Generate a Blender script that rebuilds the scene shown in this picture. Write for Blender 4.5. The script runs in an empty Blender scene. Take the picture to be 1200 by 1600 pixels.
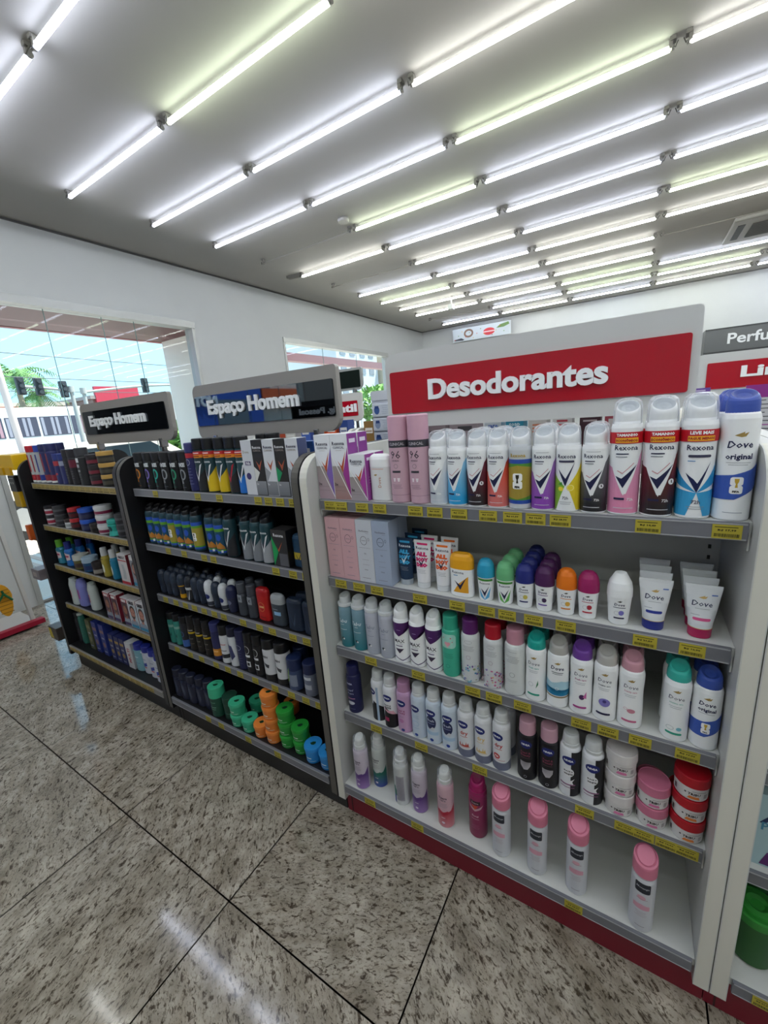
import bpy, bmesh, math, random
from mathutils import Vector, Matrix
random.seed(7)
S = bpy.context.scene
COL = S.collection
PI = math.pi

# ------------------------------------------------------------------ camera, world, sun, exposure
cam_d = bpy.data.cameras.new('camera'); cam = bpy.data.objects.new('camera', cam_d); COL.objects.link(cam)
cam_d.sensor_fit = 'HORIZONTAL'; cam_d.sensor_width = 36.0; cam_d.lens = 36.0*636.77/1200.0
cam_d.clip_start = 0.02; cam_d.clip_end = 300
YAW, PITCH, ROLL = -0.5638, -0.2389, -0.0783
_F = Vector((math.sin(YAW)*math.cos(PITCH), math.cos(YAW)*math.cos(PITCH), math.sin(PITCH)))
_R = Vector((math.cos(YAW), -math.sin(YAW), 0)); _U = _R.cross(_F)
R2 = _R*math.cos(ROLL)+_U*math.sin(ROLL); U2 = -_R*math.sin(ROLL)+_U*math.cos(ROLL)
cam.matrix_world = Matrix(((R2.x,U2.x,-_F.x,0.8201),(R2.y,U2.y,-_F.y,-0.9528),(R2.z,U2.z,-_F.z,1.4818),(0,0,0,1)))
S.camera = cam
S.view_settings.view_transform = 'Standard'; S.view_settings.look = 'None'
S.view_settings.gamma = 1.0; S.view_settings.use_curve_mapping = False
S.view_settings.exposure = 1.42
W = bpy.data.worlds.new('sky'); S.world = W; W.use_nodes = True
nt = W.node_tree; bg = nt.nodes['Background']
tc = nt.nodes.new('ShaderNodeTexCoord'); sp = nt.nodes.new('ShaderNodeSeparateXYZ'); cr = nt.nodes.new('ShaderNodeValToRGB')
nt.links.new(tc.outputs['Generated'], sp.inputs[0]); nt.links.new(sp.outputs['Z'], cr.inputs[0]); nt.links.new(cr.outputs[0], bg.inputs[0])
cr.color_ramp.elements[0].position = 0.0; cr.color_ramp.elements[0].color = (0.42,0.70,0.88,1)
cr.color_ramp.elements[1].position = 0.6; cr.color_ramp.elements[1].color = (0.34,0.62,0.95,1)
bg.inputs[1].default_value = 0.78
sd = bpy.data.lights.new('sun', 'SUN'); sd.energy = 5.5; sd.angle = 0.01; sd.color = (1.0,0.95,0.88)
sun = bpy.data.objects.new('sun', sd); COL.objects.link(sun)
sun.rotation_euler = Vector((-0.25,-0.35,-1.0)).to_track_quat('-Z','Y').to_euler()
TUBE_POWER = 9.0

# ------------------------------------------------------------------ materials
_M = {}
def lin(c):
    if isinstance(c, str):
        c = c.lstrip('#'); c = [int(c[i:i+2],16)/255 for i in (0,2,4)]
    return tuple((x/12.92 if x <= 0.04045 else ((x+0.055)/1.055)**2.4) for x in c[:3])+(1.0,)
def mat(c, rough=0.4, metal=0.0, emit=0.0, trans=0.0, ior=1.45, alpha=1.0):
    k = ('m',c,rough,metal,emit,trans,alpha)
    if k in _M: return _M[k]
    m = bpy.data.materials.new('surface_'+str(len(_M))); m.use_nodes = True
    b = m.node_tree.nodes['Principled BSDF']; v = lin(c)
    b.inputs['Base Color'].default_value = v; b.inputs['Roughness'].default_value = rough
    b.inputs['Metallic'].default_value = metal; b.inputs['IOR'].default_value = ior
    b.inputs['Transmission Weight'].default_value = trans; b.inputs['Alpha'].default_value = alpha
    if emit: b.inputs['Emission Color'].default_value = v; b.inputs['Emission Strength'].default_value = emit
    _M[k] = m; return m
def grad(c0, c1, z0, z1, rough=0.35):
    k = ('g',c0,c1,z0,z1)
    if k in _M: return _M[k]
    m = bpy.data.materials.new('printed_fade_'+str(len(_M))); m.use_nodes = True
    t = m.node_tree; b = t.nodes['Principled BSDF']
    tc = t.nodes.new('ShaderNodeTexCoord'); s = t.nodes.new('ShaderNodeSeparateXYZ'); r = t.nodes.new('ShaderNodeMapRange'); x = t.nodes.new('ShaderNodeMix'); x.data_type = 'RGBA'
    t.links.new(tc.outputs['Object'], s.inputs[0]); t.links.new(s.outputs['Z'], r.inputs[0])
    r.inputs[1].default_value = z0; r.inputs[2].default_value = z1
    x.inputs[6].default_value = lin(c0); x.inputs[7].default_value = lin(c1)
    t.links.new(r.outputs[0], x.inputs[0]); t.links.new(x.outputs[2], b.inputs['Base Color']); b.inputs['Roughness'].default_value = rough
    _M[k] = m; return m
def noisy(name, c0, c1, scale, rough=0.6, bump=0.0, stretch=(1,1,1), detail=4):
    m = bpy.data.materials.new(name); m.use_nodes = True
    t = m.node_tree; b = t.nodes['Principled BSDF']
    tc = t.nodes.new('ShaderNodeTexCoord'); mp = t.nodes.new('ShaderNodeMapping'); n = t.nodes.new('ShaderNodeTexNoise'); x = t.nodes.new('ShaderNodeMix'); x.data_type = 'RGBA'
    mp.inputs['Scale'].default_value = stretch
    t.links.new(tc.outputs['Object'], mp.inputs[0]); t.links.new(mp.outputs[0], n.inputs['Vector'])
    n.inputs['Scale'].default_value = scale; n.inputs['Detail'].default_value = detail
    x.inputs[6].default_value = lin(c0); x.inputs[7].default_value = lin(c1)
    t.links.new(n.outputs[0], x.inputs[0]); t.links.new(x.outputs[2], b.inputs['Base Color']); b.inputs['Roughness'].default_value = rough
    if bump:
        bp = t.nodes.new('ShaderNodeBump'); bp.inputs['Strength'].default_value = bump; bp.inputs['Distance'].default_value = 0.01
        t.links.new(n.outputs[0], bp.inputs['Height']); t.links.new(bp.outputs[0], b.inputs['Normal'])
    return m
def M(c):
    if isinstance(c, bpy.types.Material): return c
    if isinstance(c, tuple) and c and c[0] == 'g': return grad(*c[1:])
    if isinstance(c, tuple): return mat(*c)
    return mat(c)

# ------------------------------------------------------------------ mesh helpers
class G:
    """collects shapes with several materials and becomes ONE mesh"""
    def __init__(s): s.v = []; s.f = []; s.m = []; s.mats = []; s.sm = []
    def mi(s, c):
        m = M(c)
        if m not in s.mats: s.mats.append(m)
        return s.mats.index(m)
    def add(s, verts, faces, c, smooth=False, xf=None):
        o = len(s.v); k = s.mi(c)
        s.v += [tuple(xf @ Vector(p)) for p in verts] if xf is not None else [tuple(p) for p in verts]
        for f in faces: s.f.append([i+o for i in f]); s.m.append(k); s.sm.append(smooth)
    def box(s, x0,x1,y0,y1,z0,z1, c, bev=0.0, xf=None):
        if bev:
            bm = bmesh.new(); bmesh.ops.create_cube(bm, size=1)
            for v in bm.verts: v.co = Vector(((x0+x1)/2+v.co.x*(x1-x0),(y0+y1)/2+v.co.y*(y1-y0),(z0+z1)/2+v.co.z*(z1-z0)))
            bmesh.ops.bevel(bm, geom=list(bm.edges), offset=bev, segments=2, affect='EDGES', profile=0.6)
            s.addbm(bm, c, xf=xf); return
        v = [(x0,y0,z0),(x1,y0,z0),(x1,y1,z0),(x0,y1,z0),(x0,y0,z1),(x1,y0,z1),(x1,y1,z1),(x0,y1,z1)]
        s.add(v, [(0,3,2,1),(4,5,6,7),(0,1,5,4),(1,2,6,5),(2,3,7,6),(3,0,4,7)], c, xf=xf)
    def addbm(s, bm, c, smooth=False, xf=None):
        bm.verts.index_update()
        s.add([v.co[:] for v in bm.verts], [[v.index for v in f.verts] for f in bm.faces], c, smooth, xf); bm.free()
    def prism(s, pts, a0, a1, c, axis='x', xf=None):
        """outline pts extruded along axis; pts are (y,z) for x, (x,z) for y, (x,y) for z"""
        def q(p, a):
            return (a,p[0],p[1]) if axis == 'x' else ((p[0],a,p[1]) if axis == 'y' else (p[0],p[1],a))
        n = len(pts); v = [q(p,a0) for p in pts]+[q(p,a1) for p in pts]
        f = [list(range(n)), list(range(2*n-1,n-1,-1))]+[(i,i+n,(i+1)%n+n,(i+1)%n) for i in range(n)]
        s.add(v, f, c, xf=xf)
    def loft(s, rows, n=32, e=2.0, capb=True, capt=True, xf=None, smooth=True):
        """rows of (z, a, b, colour[, yoff[, tilt]])"""
        rings = []
        for r in rows:
            z,a,b = r[:3]; yo = r[4] if len(r) > 4 else 0.0; ti = r[5] if len(r) > 5 else 0.0
            ring = []
            for k in range(n):
                t = 2*PI*k/n; sx = math.sin(t); sy = -math.cos(t)
                x = a*math.copysign(abs(sx)**(2/e), sx); y = b*math.copysign(abs(sy)**(2/e), sy)
                ring.append((x, y+yo, z+ti*y))
            rings.append(ring)
        for i in range(len(rows)-1):
            v = rings[i]+rings[i+1]
            s.add(v, [(k,(k+1)%n,n+(k+1)%n,n+k) for k in range(n)], rows[i+1][3], smooth, xf)
        if capb: s.add(rings[0], [list(range(n-1,-1,-1))], rows[0][3], False, xf)
        if capt: s.add(rings[-1], [list(range(n))], rows[-1][3], False, xf)
    def cyl(s, p0, p1, r, c, n=12, r1=None):
        p0 = Vector(p0); p1 = Vector(p1); d = p1-p0
        q = Vector((0,0,1)).rotation_difference(d).to_matrix().to_4x4(); xf = Matrix.Translation(p0) @ q
        s.loft([(0,r,r,c),(d.length,r1 or r,r1 or r,c)], n=n, xf=xf)
    def tube(s, pts, r, c, n=8):
        for a,b in zip(pts[:-1], pts[1:]): s.cyl(a, b, r, c, n)
    def mesh(s, name):
        me = bpy.data.meshes.new(name); me.from_pydata(s.v, [], s.f)
        for m in s.mats: me.materials.append(m)
        me.polygons.foreach_set('material_index', s.m); me.polygons.foreach_set('use_smooth', s.sm)
        me.update(); return me

def ob(name, me, parent=None, loc=(0,0,0), rz=0.0):
    o = bpy.data.objects.new(name, me.mesh(name) if isinstance(me, G) else me)
    COL.objects.link(o); o.parent = parent; o.location = loc; o.rotation_euler[2] = rz
    return o
def thing(name, label, cat, loc=(0,0,0), rz=0.0, group=None, g=None):
    o = ob(name, g, None, loc, rz); o['label'] = label; o['category'] = cat
    if group: o['group'] = group
    return o
def struct(name, g, parent=None):
    o = ob(name, g, parent)
    if parent is None: o['kind'] = 'structure'
    return o

# text -> flat triangles in (x,y), centred on 0, width 1
_T = {}
def text2d(txt, bold=0.0, res=2, shear=0.0):
    k = (txt,bold,res,shear)
    if k in _T: return _T[k]
    cu = bpy.data.curves.new('t', 'FONT'); cu.body = txt; cu.offset = bold; cu.resolution_u = res; cu.shear = shear
    o = bpy.data.objects.new('t', cu); COL.objects.link(o)
    bpy.context.view_layer.update()
    me = bpy.data.meshes.new_from_object(o.evaluated_get(bpy.context.evaluated_depsgraph_get()))
    v = [tuple(p.co[:2]) for p in me.vertices]; f = [list(p.vertices) for p in me.polygons]
    bpy.data.objects.remove(o); bpy.data.curves.remove(cu); bpy.data.meshes.remove(me)
    x0 = min(p[0] for p in v); x1 = max(p[0] for p in v); y0 = min(p[1] for p in v); y1 = max(p[1] for p in v)
    w = x1-x0; r = ([((p[0]-(x0+x1)/2)/w, (p[1]-(y0+y1)/2)/w) for p in v], f, (y1-y0)/w)
    _T[k] = r; return r
def shape2d(d):
    """decal tuple -> list of (verts2d, faces)"""
    t = d[0]
    if t == 't':
        _, txt, cx, cz, w = d[:5]; o = d[6] if len(d) > 6 else {}
        v,f,ar = text2d(txt, o.get('b',0.02), o.get('res',1), o.get('sh',0.0))
        hs = o['h']/(ar*w) if 'h' in o else 1.0
        if o.get('rot'): return [([(cx-p[1]*w*hs, cz+p[0]*w) for p in v], f)]
        return [([(cx+p[0]*w, cz+p[1]*w*hs) for p in v], f)]
    if t == 'r': return [([(d[1],d[3]),(d[2],d[3]),(d[2],d[4]),(d[1],d[4])], [[0,1,2,3]])]
    if t == 'p': return [(list(d[1]), [list(range(len(d[1])))])]
    if t == 'e':
        _,cx,cz,rx,rz = d[:5]; n = 18
        return [([(cx+rx*math.cos(2*PI*k/n), cz+rz*math.sin(2*PI*k/n)) for k in range(n)], [list(range(n))])]
    if t == 'o':
        _,cx,cz,rx,rz,th = d[:6]; n = 20; v = []
        for k in range(n):
            a = 2*PI*k/n; v += [(cx+rx*math.cos(a),cz+rz*math.sin(a)),(cx+(rx-th)*math.cos(a),cz+(rz-th)*math.sin(a))]
        return [(v, [[2*k,(2*k+2)%(2*n),(2*k+3)%(2*n),2*k+1] for k in range(n)])]
def rrect(cx, cz, w, h, r, n=4):
    pts = []
    for sx,sz,a0 in ((1,1,0),(-1,1,PI/2),(-1,-1,PI),(1,-1,1.5*PI)):
        for k in range(n+1):
            a = a0+PI/2*k/n; pts.append((cx+sx*(w/2-r)+r*math.cos(a), cz+sz*(h/2-r)+r*math.sin(a)))
    return pts
def wrap(g, rows, decals, n=32, e=2.0, base=0.0003, step=0.00012):
    """print decals on the lofted surface rows (z,a,b,...)"""
    zs = [r[0] for r in rows]
    def ab(z):
        z = min(max(z, zs[0]), zs[-1])
        for i in range(len(rows)-1):
            if zs[i] <= z <= zs[i+1] and zs[i+1] > zs[i]:
                u = (z-zs[i])/(zs[i+1]-zs[i]); return [rows[i][j]*(1-u)+rows[i+1][j]*u for j in (1,2)]
        return rows[-1][1:3]
    aref = max(r[1] for r in rows)
    # arc length table of the front quarter
    def pt(t, a, b):
        sx = math.sin(t); sy = -math.cos(t)
        return (a*math.copysign(abs(sx)**(2/e), sx), b*math.copysign(abs(sy)**(2/e), sy))
    ang = [2*PI*k/n for k in range(-n//2, n//2+1)]
    am, bm_ = ab(decals and 0.5*(zs[0]+zs[-1]) or 0)
    P = [pt(t, am, bm_) for t in ang]; L = [0.0]
    for i in range(1,len(P)): L.append(L[-1]+math.dist(P[i],P[i-1]))
    mid = L[n//2]; L = [x-mid for x in L]
    for li, d in enumerate(decals):
        c = d[5] if d[0] in 'te' else (d[6] if d[0] == 'o' else (d[5] if d[0] == 'r' else d[2]))
        eps = base+step*li
        for v2, f2 in shape2d(d):
            bm = bmesh.new(); v2 = [(min(max(x,L[0]),L[-1]),z) for x,z in v2]; vs = [bm.verts.new((x,z,0)) for x,z in v2]
            for f in f2:
                try: bm.faces.new([vs[i] for i in f])
                except ValueError: pass
            if any(len(f) > 4 for f in f2): bmesh.ops.triangulate(bm, faces=[f for f in bm.faces if len(f.verts) > 4])
            x0 = min(p[0] for p in v2); x1 = max(p[0] for p in v2); z0 = min(p[1] for p in v2); z1 = max(p[1] for p in v2)
            for l in L:
                if x0+1e-5 < l < x1-1e-5: bmesh.ops.bisect_plane(bm, geom=bm.verts[:]+bm.edges[:]+bm.faces[:], plane_co=(l,0,0), plane_no=(1,0,0), dist=1e-6)
            for zz in zs:
                if z0+1e-5 < zz < z1-1e-5: bmesh.ops.bisect_plane(bm, geom=bm.verts[:]+bm.edges[:]+bm.faces[:], plane_co=(0,zz,0), plane_no=(0,1,0), dist=1e-6)
            for v in bm.verts:
                s_ = v.co.x; z = v.co.y; i = 0
                while i < n-1 and L[i+1] < s_: i += 1
                u = (s_-L[i])/(L[i+1]-L[i]); a,b = ab(z)
                p = pt(ang[i], a+eps, b+eps); q = pt(ang[i+1], a+eps, b+eps)
                v.co = Vector((p[0]*(1-u)+q[0]*u, p[1]*(1-u)+q[1]*u, z))
            bm.normal_update()
            bm.faces.ensure_lookup_table()
            flip = [f for f in bm.faces if f.normal.dot(f.calc_center_median()*Vector((1,1,0)) if True else 0) < 0]
            if flip: bmesh.ops.reverse_faces(bm, faces=flip)
            g.addbm(bm, c)
def flat(g, decals, y, base=0.0004, step=0.00015, s=-1, ox=0.0, oz=0.0, thick=0.0, xf=None):
    """print decals on a plane facing -y (s=-1) or +y"""
    for li,d in enumerate(decals):
        c = d[5] if d[0] in 'te' else (d[6] if d[0] == 'o' else (d[5] if d[0] == 'r' else d[2]))
        yy = y+s*(base+step*li)
        for v2,f2 in shape2d(d):
            if s > 0: v2 = [(-a,b) for a,b in v2]
            v3 = [(a+ox,yy,b+oz) for a,b in v2]
            g.add(v3, f2, c, xf=xf)
            if thick:
                pass
def letters(txt, w, h, depth, c, bold=0.06, shear=0.0):
    """solid raised letters standing in XZ, front at y=-depth, centred"""
    g = G(); v,f,ar = text2d(txt, bold, 4, shear); hs = h/(ar*w)
    n = len(v); A = [(p[0]*w, -depth, p[1]*w*hs) for p in v]; B = [(p[0]*w, 0, p[1]*w*hs) for p in v]
    ec = {}
    for fa in f:
        for a,b in zip(fa, fa[1:]+fa[:1]): ec[(a,b)] = 1
    side = [(a,a+n,b+n,b) for (a,b) in ec if (b,a) not in ec]
    g.add(A+B, [fa for fa in f]+side, c)
    return g
ITEMS = [
('A1','foamred',-2.222,0.03,0,1),
('A1','foamred',-2.185,0.03,0,1),
('A1','foamblue',-2.108,0.03,0,1),
('A1','foamnavy',-2.039,0.035,1,1),
('A1','foamnavy',-1.964,0.035,0,1),
('A1','shortred',-1.879,0.026,0,1),
('A1','shortnavy',-1.812,0.026,0,1),
('A1','blacktube',-1.757,0.03,1,1),
('A1','maroontube',-1.698,0.03,0,1),
('A1','silvertube',-1.601,0.03,0,1),
('A1','blackpot',-1.508,0.04,0,3),
('A1','goldpot',-1.385,0.04,0,3),
('A2','potredwhite',-2.195,0.04,0,2),
('A2','potgrey',-2.072,0.04,0,2),
('A2','smallwhite',-1.937,0.03,0,1),
('A2','potred',-1.866,0.035,0,2),
('A2','potblue',-1.736,0.04,0,2),
('A2','smallblack',-1.634,0.03,0,1),
('A2','potmaroon',-1.542,0.042,0,3),
('A2','tealcup',-1.425,0.03,0,1),
('A2','potgrey',-1.357,0.04,0,2),
('A3','greenwash',-2.205,0.035,1,1),
('A3','bluewash',-2.086,0.035,2,1),
('A3','clearjar',-1.956,0.04,0,1),
('A3','clearblue',-1.841,0.04,0,1),
('A3','darkjarlow',-1.72,0.03,0,1),
('A3','yellowlotion',-1.627,0.03,1,1),
('A3','teallotion',-1.533,0.03,1,1),
('A3','redcarton',-1.38,0.03,0,1),
('A3','bluecarton',-1.285,0.03,0,1),
('A4','whitebottle',-2.133,0.03,0,1),
('A4','lilacbottle',-2.054,0.04,0,1),
('A4','whitebottle',-1.914,0.04,0,1),
('A4','facered',-1.68,0.03,0,1),
('A4','facered',-1.598,0.03,0,1),
('A4','facered',-1.486,0.03,0,1),
('A4','faceblue',-1.414,0.03,0,1),
('A4','faceblue',-1.327,0.03,0,1),
('A5','blackbottle',-2.218,0.03,0,1),
('A5','greenbottle',-2.171,0.03,0,1),
('A5','olivebox',-2.029,0.03,0,1),
('A5','navybox',-1.946,0.03,0,1),
('A5','navybox',-1.855,0.03,0,1),
('A5','nighbox',-1.759,0.03,0,1),
('A5','nighbox',-1.693,0.03,0,1),
('A5','nighbox',-1.635,0.03,0,1),
('A5','whitecarton',-1.545,0.03,0,1),
('A5','tealshampoo',-1.509,0.03,0,1),
('A5','whiteshampoo',-1.426,0.035,0,1),
('A5','whiteshampoo',-1.347,0.03,0,1),
('A5','whiteshampoo',-1.275,0.02,0,1),
('B1','axeorange',-1.055,0.03,0,1),
('B1','axeviolet',-0.983,0.03,0,1),
('B1','axeteal',-0.919,0.03,0,1),
('B1','axegrey',-0.857,0.03,0,1),
('B1','axegreen',-0.788,0.03,0,1),
('B1','axegrey',-0.722,0.03,0,1),
('B1','navyband',-0.672,0.03,0,1),
('B1','menblack',-0.622,0.03,0,1),
('B1','menyellow',-0.559,0.03,0,1),
('B1','menyellow',-0.491,0.03,0,1),
('B1','menred',-0.422,0.03,0,1),
('B1','menblue',-0.366,0.03,0,1),
('B1','menblack',-0.373,0.13,0,1),
('B1','menblack',-0.322,0.13,0,1),
('B1','clinwhite',-0.299,0.026,0,1),
('B1','clinblack',-0.242,0.026,0,1),
('B1','clinsilver',-0.185,0.026,0,1),
('B1','clingreen',-0.129,0.026,0,1),
('B1','clinsilver',-0.079,0.026,0,1),
('B2','cupgreen',-1.064,0.03,0,1),
('B2','cupgreen',-1.009,0.03,0,1),
('B2','cupgreen',-0.953,0.03,0,1),
('B2','cupgold',-0.897,0.03,0,1),
('B2','cupgreen',-0.844,0.03,0,1),
('B2','cupgreen',-0.789,0.03,0,1),
('B2','cupgold',-0.726,0.03,1,1),
('B2','cupgreen',-0.631,0.03,1,1),
('B2','cupgreen',-0.576,0.03,0,1),
('B2','menblackv',-0.516,0.03,1,1),
('B2','mengreyv',-0.419,0.03,0,1),
('B2','mengreyv',-0.362,0.03,1,1),
('B2','mengreenv',-0.311,0.03,0,1),
('B2','clingreenbig',-0.223,0.035,0,1),
('B2','sachet',-0.167,0.04,0,1),
('B3','rolldark',-1.092,0.03,2,1),
('B3','rolldark',-1.033,0.03,2,1),
('B3','rolldark',-0.987,0.03,2,1),
('B3','rollyellowv',-0.929,0.03,1,1),
('B3','rollwhitev',-0.872,0.03,2,1),
('B3','rolldark',-0.825,0.03,1,1),
('B3','rolldark',-0.779,0.03,2,1),
('B3','rollwhitecap',-0.729,0.03,1,1),
('B3','rolldark',-0.681,0.03,1,1),
('B3','rollwhitecap',-0.634,0.03,1,1),
('B3','rollnavyniv',-0.581,0.03,1,1),
('B3','tallgrey',-0.513,0.03,1,1),
('B3','tallgrey',-0.455,0.03,1,1),
('B3','redstick',-0.393,0.035,0,1),
('B3','greystick',-0.308,0.03,0,1),
('B3','navystick',-0.219,0.03,1,1),
('B3','navystick',-0.141,0.03,0,1),
('B4','tealcan',-1.079,0.03,0,1),
('B4','tealcan',-1.034,0.03,0,1),
('B4','bluecan',-0.979,0.03,0,1),
('B4','blackyellow',-0.918,0.03,0,1),
('B4','blackyellow',-0.859,0.03,0,1),
('B4','blackyellow',-0.802,0.03,0,1),
('B4','navyorange',-0.74,0.03,0,1),
('B4','whiteblack',-0.68,0.03,0,1),
('B4','whiteniv',-0.622,0.03,0,1),
('B4','navyniv',-0.568,0.03,0,1),
('B4','blackwhite',-0.517,0.03,0,1),
('B4','blackwhite',-0.464,0.03,0,1),
('B4','bigwhite',-0.4,0.032,0,1),
('B4','bigwhite',-0.331,0.032,0,1),
('B4','navygel',-0.267,0.03,0,1),
('B4','navygel',-0.3,0.1,0,1),
('B4','navycan',-0.186,0.03,0,1),
('B5','navyshampoo',-1.074,-0.003,0,1),
('B5','navyshampoo',-1.02,-0.004,0,1),
('B5','navyshampoo',-0.948,-0.005,0,1),
('B5','navyshampoo',-0.886,0.001,0,1),
('B5','navyshampoo',-0.833,0.003,0,1),
('B5','talljar',-0.76,-0.003,0,1),
('B5','darkjar',-0.675,0.011,0,1),
('B5','mintjar',-0.595,-0.005,0,2),
('B5','mintjar',-0.529,-0.005,0,1),
('B5','mintjar',-0.621,0.095,0,1),
('B5','mintjar',-0.557,0.099,0,2),
('B5','orangejar',-0.386,0.0,0,4),
('B5','orangejar',-0.457,-0.001,0,1),
('B5','orangejar',-0.465,0.156,0,1),
('B5','greenjar',-0.322,0.01,0,3),
('B5','greenjar',-0.253,0.012,0,2),
('B5','bluejar',-0.176,0.0,0,1),
('B5','bluejar',-0.124,0.002,0,1),
('C1','clinlilac',0.015,0.03,0,1),
('C1','clinpink',0.086,0.03,1,1),
('C1','clinshort',0.156,0.026,1,1),
('C1','ovalstick',0.207,0.03,0,1),
('C1','pinktall',0.265,0.03,0,1),
('C1','pinktall',0.327,0.03,0,1),
('C1','rexgrey',0.38,0.03,1,1),
('C1','rexblue',0.434,0.03,0,1),
('C1','rexmaroon',0.486,0.03,1,1),
('C1','rexcoral',0.536,0.03,1,1),
('C1','cupcan',0.587,0.03,0,1),
('C1','rexpurple',0.637,0.03,1,1),
('C1','rexlemon',0.69,0.03,0,1),
('C1','rexblack',0.741,0.03,1,1),
('C1','bigpink',0.806,0.032,0,1),
('C1','bigmaroon',0.863,0.032,1,1),
('C1','bigblue',0.9205,0.032,1,1),
('C1','bigdove',0.9785,0.032,2,1),
('C2','serumpink',0.02,0.03,1,1),
('C2','serumpink',0.08,0.03,1,1),
('C2','serumwhite',0.14,0.03,1,1),
('C2','serumblue',0.2,0.03,1,1),
('C2','bodynavy',0.246,0.045,2,1),
('C2','bodypink',0.312,0.042,1,1),
('C2','bodyorange',0.374,0.042,1,1),
('C2','yellowstick',0.435,0.03,0,1),
('C2','rollblue',0.501,0.03,0,1),
('C2','rollgreen',0.552,0.03,2,1),
('C2','rollnavy',0.601,0.03,3,1),
('C2','rollpurple',0.647,0.03,2,1),
('C2','rollorange',0.697,0.03,0,1),
('C2','rollmagenta',0.744,0.03,0,1),
('C2','rollwhite',0.807,0.03,0,1),
('C2','tubeblue',0.873,0.035,3,1),
('C2','tubepink',0.955,0.035,3,1),
('C3','tabuteal',0.018,0.03,0,1),
('C3','tabuteal',0.079,0.03,0,1),
('C3','tabupale',0.135,0.03,0,1),
('C3','tabupale',0.189,0.03,0,1),
('C3','softviolet',0.245,0.03,0,1),
('C3','softviolet',0.3,0.03,0,1),
('C3','softviolet',0.354,0.03,0,1),
('C3','mintcan',0.405,0.03,0,1),
('C3','floralpurple',0.456,0.03,0,1),
('C3','floralred',0.508,0.03,1,1),
('C3','rosewhite',0.559,0.03,1,1),
('C3','doveteal',0.62,0.03,1,1),
('C3','dovegrey',0.673,0.03,1,1),
('C3','dovepurple',0.725,0.03,1,1),
('C3','dovepearl',0.777,0.03,1,1),
('C3','dovepink',0.829,0.03,3,1),
('C3','doveaqua',0.929,0.03,1,1),
('C3','doveblue',0.982,0.03,1,1),
('C4','nivnavy',0.018,0.03,0,1),
('C4','nivbw',0.12,0.04,1,1),
('C4','nivbwpink',0.174,0.03,0,1),
('C4','nivpink',0.226,0.03,0,1),
('C4','nivsky',0.276,0.03,0,1),
('C4','nivfresh',0.326,0.03,0,1),
('C4','nivfresh',0.378,0.03,0,1),
('C4','nivdryred',0.428,0.03,0,1),
('C4','nivdryyellow',0.481,0.03,0,1),
('C4','nivdrycherry',0.532,0.03,1,1),
('C4','pearlblack',0.61,0.03,0,1),
('C4','pearlblack',0.672,0.03,0,1),
('C4','nivhalf',0.725,0.03,0,1),
('C4','nivhalf',0.782,0.03,0,1),
('C4','jarwhite',0.837,0.035,0,3),
('C4','jarpink',0.907,0.035,1,2),
('C4','jarred',0.972,0.035,1,3),
('C5','suavelilac',0.043,-0.006,0,1),
('C5','suavegreen',0.097,0.03,0,1),
('C5','suaveback',0.201,0.006,0,1),
('C5','suavelilac',0.268,0.01,0,1),
('C5','suavered',0.364,0.004,0,1),
('C5','magentacan',0.465,0.022,0,1),
('C5','pinkcap',0.544,-0.0,0,1),
('C5','pinkcap',0.646,-0.001,0,1),
('C5','pinkcap',0.749,-0.002,0,1),
('C5','pinkcap',0.899,-0.012,0,1),
('D4','medbox',1.152,0.07,0,1),
]
TAGS = {
 'C1': [0.028, 0.07, 0.146, 0.207, 0.321, 0.378, 0.445, 0.52, 0.579, 0.631, 0.684, 0.849, 0.973],
 'C2': [0.037, 0.108, 0.174, 0.319, 0.431, 0.512, 0.565, 0.629, 0.702, 0.86, 0.942],
 'C3': [0.126, 0.298, 0.468, 0.528, 0.604, 0.744, 0.802, 0.867, 0.955],
 'C4': [0.122, 0.292, 0.483, 0.761, 0.851, 0.89, 0.936, 0.975],
 'C5': [0.095, 0.281, 0.749],
 'B1': [-0.929, -0.634, -0.502, -0.292, -0.241, -0.186, -0.127, -0.099],
 'B2': [-0.923, -0.805, -0.668, -0.608, -0.255, -0.172, -0.11],
 'B3': [-1.033, -0.951, -0.878, -0.811, -0.742, -0.672, -0.61, -0.49, -0.394, -0.324, -0.217, -0.151],
 'B4': [-1.028, -0.922, -0.837, -0.732, -0.651, -0.57, -0.476, -0.361, -0.271, -0.196, -0.13],
 'B5': [-0.809, -0.716, -0.535, -0.358],
}
# ------------------------------------------------------------------ product builders: each returns [(part name, mesh), ...]
def clear_plastic():
    m = bpy.data.materials.new('clear_plastic'); m.use_nodes = True; t = m.node_tree; t.nodes.clear(); N = t.nodes.new
    o = N('ShaderNodeOutputMaterial'); mx = N('ShaderNodeMixShader'); tr = N('ShaderNodeBsdfTransparent'); gl = N('ShaderNodeBsdfPrincipled'); lw = N('ShaderNodeLayerWeight'); mr = N('ShaderNodeMapRange')
    gl.inputs['Base Color'].default_value = (.75,.78,.82,1); gl.inputs['Roughness'].default_value = .12; lw.inputs[0].default_value = .3; mr.inputs[3].default_value = .08; mr.inputs[4].default_value = .75
    t.links.new(lw.outputs['Facing'], mr.inputs[0]); t.links.new(mr.outputs[0], mx.inputs[0]); t.links.new(tr.outputs[0], mx.inputs[1]); t.links.new(gl.outputs[0], mx.inputs[2]); t.links.new(mx.outputs[0], o.inputs[0]); return m
CLEAR = clear_plastic()
NAVY = '1d2148'; WH = ('f1f3f5',0.3); GREY = '8d9097'; BLK = ('15161a',0.35)
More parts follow.
